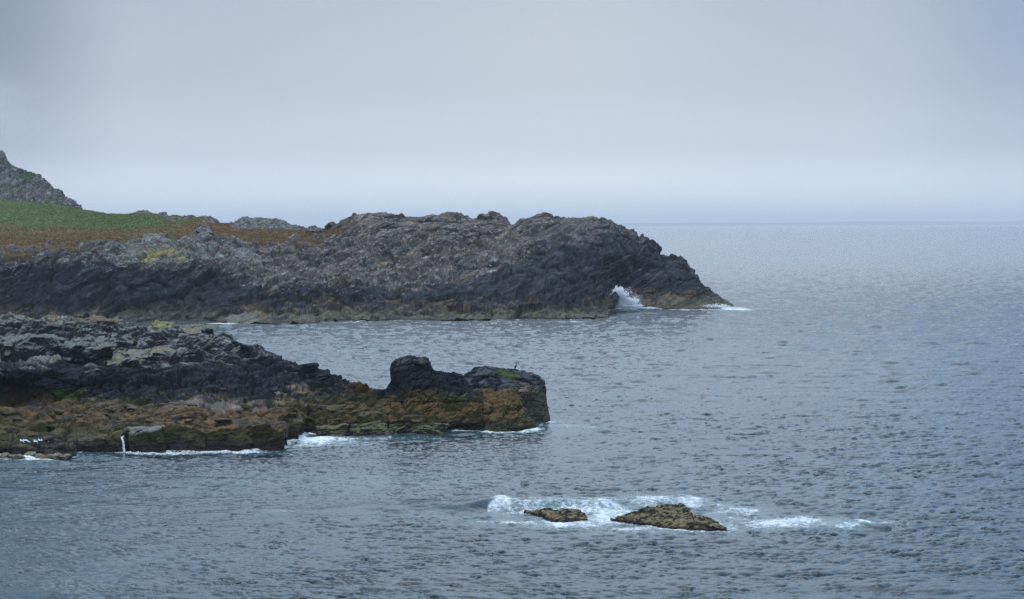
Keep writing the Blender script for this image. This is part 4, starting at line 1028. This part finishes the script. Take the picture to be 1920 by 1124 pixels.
# broken blocks lying about on the shelf and the upper ledges
def strew(n, x0, x1, y0, y1, s0, s1, colf, label, group, flat=.55):
    q = GP.reshape(-1, 3); a, b = project(q); nr, nc = GP.shape[:2]
    row = np.arange(len(q)) // nc
    ok = np.nonzero((a > x0) & (a < x1) & (b > y0) & (b < y1) & (row < 230) & (GN.reshape(-1, 3)[:, 2] > .35))[0]
    for k, i_ in enumerate(rng.choice(ok, n)):
        s_ = rng.uniform(s0, s1) * (1.0 if rng.rand() < .8 else 1.6)
        v = boulder_verts(int(rng.randint(1000, 90000)), (s_ * rng.uniform(1.1, 2.0), s_ * rng.uniform(.8, 1.3), s_ * flat * rng.uniform(.7, 1.3)))
        a_ = rng.uniform(-.5, .5); v = v @ np.array([[math.cos(a_), math.sin(a_), 0], [-math.sin(a_), math.cos(a_), 0], [0, 0, 1]])
        c, w = colf(v + q[i_], v / np.linalg.norm(v, axis=1, keepdims=True))
        o = mesh_np('loose_block', v, IF, M_SHORE, {'Col': c, 'wet': w}, tri=True)
        o.location = q[i_] + np.array([0, 0, s_ * flat * .25]); o.rotation_euler = (rng.uniform(-.2, .2), rng.uniform(-.25, .25), 0)
        tag(o, label, 'boulder', group)
def c_shelf(P, N):
    n = fbm(P * 1.2, 241, 3); n2 = fbm(P * 3, 242, 3)
    c = mixc(np.tile(C(.095, .07, .038), (len(P), 1)), PINK, sst(n, .0, .3) * sst(P[:, 2], 3.0, 4.4))
    c = mixc(c, OLIVE, sst(-N[:, 2], -.5, .0)); c = mixc(c, BLACK * 1.5, sst(n2, .0, .25) * .8)
    return c, np.full(len(P), .4)
def c_ledge(P, N):
    n = fbm(P * 1.2, 243, 3); n2 = fbm(P * 3, 244, 3)
    c = mixc(np.tile(BLACK * 1.4, (len(P), 1)), GREY, sst(N[:, 2] + n * .4, .45, .8) * .85)
    c = mixc(c, LICH, sst(n2, .05, .3) * sst(N[:, 2], .4, .8) * .7); return c, np.zeros(len(P))
def c_dark(P, N):
    n = fbm(P * 1.2, 245, 3)
    return mixc(np.tile(BLACK * 1.2, (len(P), 1)), DGREY * 1.3, sst(n, -.1, .3)), np.zeros(len(P))
strew(34, 0, 230, 765, 828, .35, .85, c_shelf, 'weed-stained block lying on the brown shelf left of the small waterfall', 'loose blocks on the left of the brown shelf')
strew(30, 230, 560, 762, 793, .3, .75, c_shelf, 'weed-stained block lying on the brown shelf right of the small waterfall', 'loose blocks on the middle of the brown shelf')
strew(18, 575, 720, 758, 792, .3, .7, c_shelf, 'weed-stained block on the shelf between the white inlet and the brown weedy rock', 'loose blocks on the right of the brown shelf')
strew(30, 0, 390, 605, 684, .35, .8, c_ledge, 'grey lichen-topped block lying on the upper ledges of the point', 'loose blocks on the upper ledges', .6)
strew(16, 400, 640, 660, 735, .35, .8, c_dark, 'black block on the descending ridge of the point', 'loose blocks on the black ridge', .6)

# ------------------------------------------------------------------ birds on the mossy rock
def find_top(px, G):
    q = G.reshape(-1, 3); a, b = project(q); m = np.abs(a - px) < 1.5; i_ = np.argmin(np.where(m, b, 1e9)); return q[i_]
def lathe_path(name, pts, rad, mat, root, m=14):
    """a closed tapering body swept along a bent path"""
    q = np.array(pts, float); n = len(q); u = np.linspace(0, 1, n); tt = np.linspace(0, 1, 40)
    c_ = np.stack([np.interp(tt, u, q[:, k]) for k in range(3)], 1); r_ = np.interp(tt, u, rad)
    for _ in range(4):
        c_[1:-1] = (c_[:-2] + 2 * c_[1:-1] + c_[2:]) / 4; r_[1:-1] = (r_[:-2] + 2 * r_[1:-1] + r_[2:]) / 4
    r_[0] = r_[-1] = .002
    V_ = []
    tg = np.gradient(c_, axis=0); tg /= np.linalg.norm(tg, axis=1, keepdims=True)
    for i_ in range(len(c_)):
        s_ = np.cross(tg[i_], (0, 1, 0)); s_ /= np.linalg.norm(s_) + 1e-9; w_ = np.cross(s_, tg[i_])
        for j in range(m):
            a = 2 * math.pi * j / m; V_.append(c_[i_] + r_[i_] * (math.cos(a) * s_ + math.sin(a) * w_))
    a = np.arange(len(c_) * m).reshape(-1, m); b = np.roll(a, -1, 1)
    f = np.stack([a[:-1], b[:-1], b[1:], a[1:]], -1).reshape(-1, 4)
    o = mesh_np(name, np.array(V_), f, mat, smooth=True); o.parent = root; return o
M_BIRD = plain_mat('black_plumage', (.010, .011, .011), .5); M_BILL = plain_mat('dark_bill', (.06, .055, .04), .5)
tp = find_top(967, _MOSSY)

b_ = bpy.data.objects.new('cormorant', None); COL.objects.link(b_); b_.location = tp + np.array([0, .15, 0]); b_.scale = (1.2, 1.2, 1.2)
tag(b_, 'black cormorant standing upright on the mossy rock', 'bird')
lathe_path('body', [(-.20, 0, -.02), (-.13, 0, .06), (-.05, 0, .20), (.03, 0, .36), (.07, 0, .46), (.075, 0, .56), (.05, 0, .66), (.00, 0, .70), (-.05, 0, .69)], [.01, .045, .105, .115, .075, .045, .038, .042, .02], M_BIRD, b_)
lathe_path('bill', [(-.045, 0, .695), (-.09, 0, .69), (-.14, 0, .675), (-.145, 0, .66)], [.016, .012, .009, .004], M_BILL, b_, 8)
for s_ in (-1, 1):
    lathe_path('wing', [(-.17, s_ * .05, .06), (-.10, s_ * .09, .16), (-.02, s_ * .105, .30), (.05, s_ * .08, .42)], [.01, .035, .045, .02], M_BIRD, b_, 10)
    lathe_path('leg', [(0, s_ * .05, .16), (.01, s_ * .05, .06), (.01, s_ * .05, .0), (-.06, s_ * .06, -.01)], [.03, .016, .014, .012], M_BIRD, b_, 8)
tp = find_top(934, _MOSSY)
b_ = bpy.data.objects.new('gull', None); COL.objects.link(b_); b_.location = tp + np.array([0, .1, .02])
tag(b_, 'pale gull resting low on top of the mossy rock, left of the cormorant', 'bird')
M_WH = plain_mat('white_plumage', (.72, .68, .66), .7, .08); M_GR = plain_mat('grey_wing', (.45, .42, .43), .7, .1); M_YB = plain_mat('yellow_bill', (.6, .42, .08), .5)
lathe_path('body', [(-.30, 0, .10), (-.18, 0, .10), (-.02, 0, .10), (.12, 0, .13), (.17, 0, .20), (.19, 0, .26), (.23, 0, .26)], [.01, .055, .11, .10, .055, .055, .03], M_WH, b_)
lathe_path('bill', [(.235, 0, .26), (.28, 0, .255), (.30, 0, .245)], [.014, .012, .004], M_YB, b_, 8)
for s_ in (-1, 1):
    lathe_path('wing', [(-.33, s_ * .03, .13), (-.18, s_ * .07, .15), (-.02, s_ * .10, .15), (.09, s_ * .08, .14)], [.008, .03, .05, .02], M_GR, b_, 10)

# ------------------------------------------------------------------ air
def box_mesh(name, lo, hi):
    v = [(x, y, z) for x in (lo[0], hi[0]) for y in (lo[1], hi[1]) for z in (lo[2], hi[2])]
    f = [(0, 1, 3, 2), (4, 6, 7, 5), (0, 4, 5, 1), (2, 3, 7, 6), (0, 2, 6, 4), (1, 5, 7, 3)]
    me = bpy.data.meshes.new(name); me.from_pydata(v, [], f); me.update(); o = bpy.data.objects.new(name, me); COL.objects.link(o); return o
hz_ = box_mesh('haze', (-40000, -60, -8), (40000, 62000, 260))
hm, t = new_mat('haze_air'); pvn = t.nodes.new('ShaderNodeVolumePrincipled'); oo = t.nodes.new('ShaderNodeOutputMaterial')
pvn.inputs['Density'].default_value = 5e-5; pvn.inputs['Color'].default_value = (.93, .96, 1.0, 1); pvn.inputs['Anisotropy'].default_value = .0
t.links.new(pvn.outputs[0], oo.inputs['Volume']); hz_.data.materials.append(hm)
tag(hz_, 'pale sea haze', kind='stuff')

# low cloud on the top of the hill
import bmesh
bm = bmesh.new(); bmesh.ops.create_icosphere(bm, subdivisions=4, radius=1.0)
me = bpy.data.meshes.new('low_cloud'); bm.to_mesh(me); bm.free()
lc = bpy.data.objects.new('low_cloud', me); COL.objects.link(lc); lc.location = (-318, 1090, 92); lc.scale = (75, 120, 34)
tag(lc, 'soft low cloud lying on the top of the far left hill', kind='stuff')
cmat, t = new_mat('low_cloud_air'); N, L = t.nodes.new, t.links.new
oo = N('ShaderNodeOutputMaterial'); pv_ = N('ShaderNodeVolumePrincipled'); tcn = N('ShaderNodeTexCoord'); ln_ = N('ShaderNodeVectorMath'); ln_.operation = 'LENGTH'
L(tcn.outputs['Object'], ln_.inputs[0])
nz_ = N('ShaderNodeTexNoise'); nz_.inputs['Scale'].default_value = 2.0; nz_.inputs['Detail'].default_value = 3; L(tcn.outputs['Object'], nz_.inputs['Vector'])
ad_ = N('ShaderNodeMath'); ad_.operation = 'MULTIPLY_ADD'; L(nz_.outputs['Fac'], ad_.inputs[0]); ad_.inputs[1].default_value = .5; L(ln_.outputs['Value'], ad_.inputs[2])
mr_ = N('ShaderNodeMapRange'); mr_.interpolation_type = 'SMOOTHSTEP'; mr_.inputs['From Min'].default_value = 1.2; mr_.inputs['From Max'].default_value = .35; mr_.inputs['To Min'].default_value = 0; mr_.inputs['To Max'].default_value = .016
L(ad_.outputs[0], mr_.inputs['Value']); L(mr_.outputs[0], pv_.inputs['Density']); pv_.inputs['Color'].default_value = (.90, .90, .90, 1)
L(pv_.outputs[0], oo.inputs['Volume']); me.materials.append(cmat)
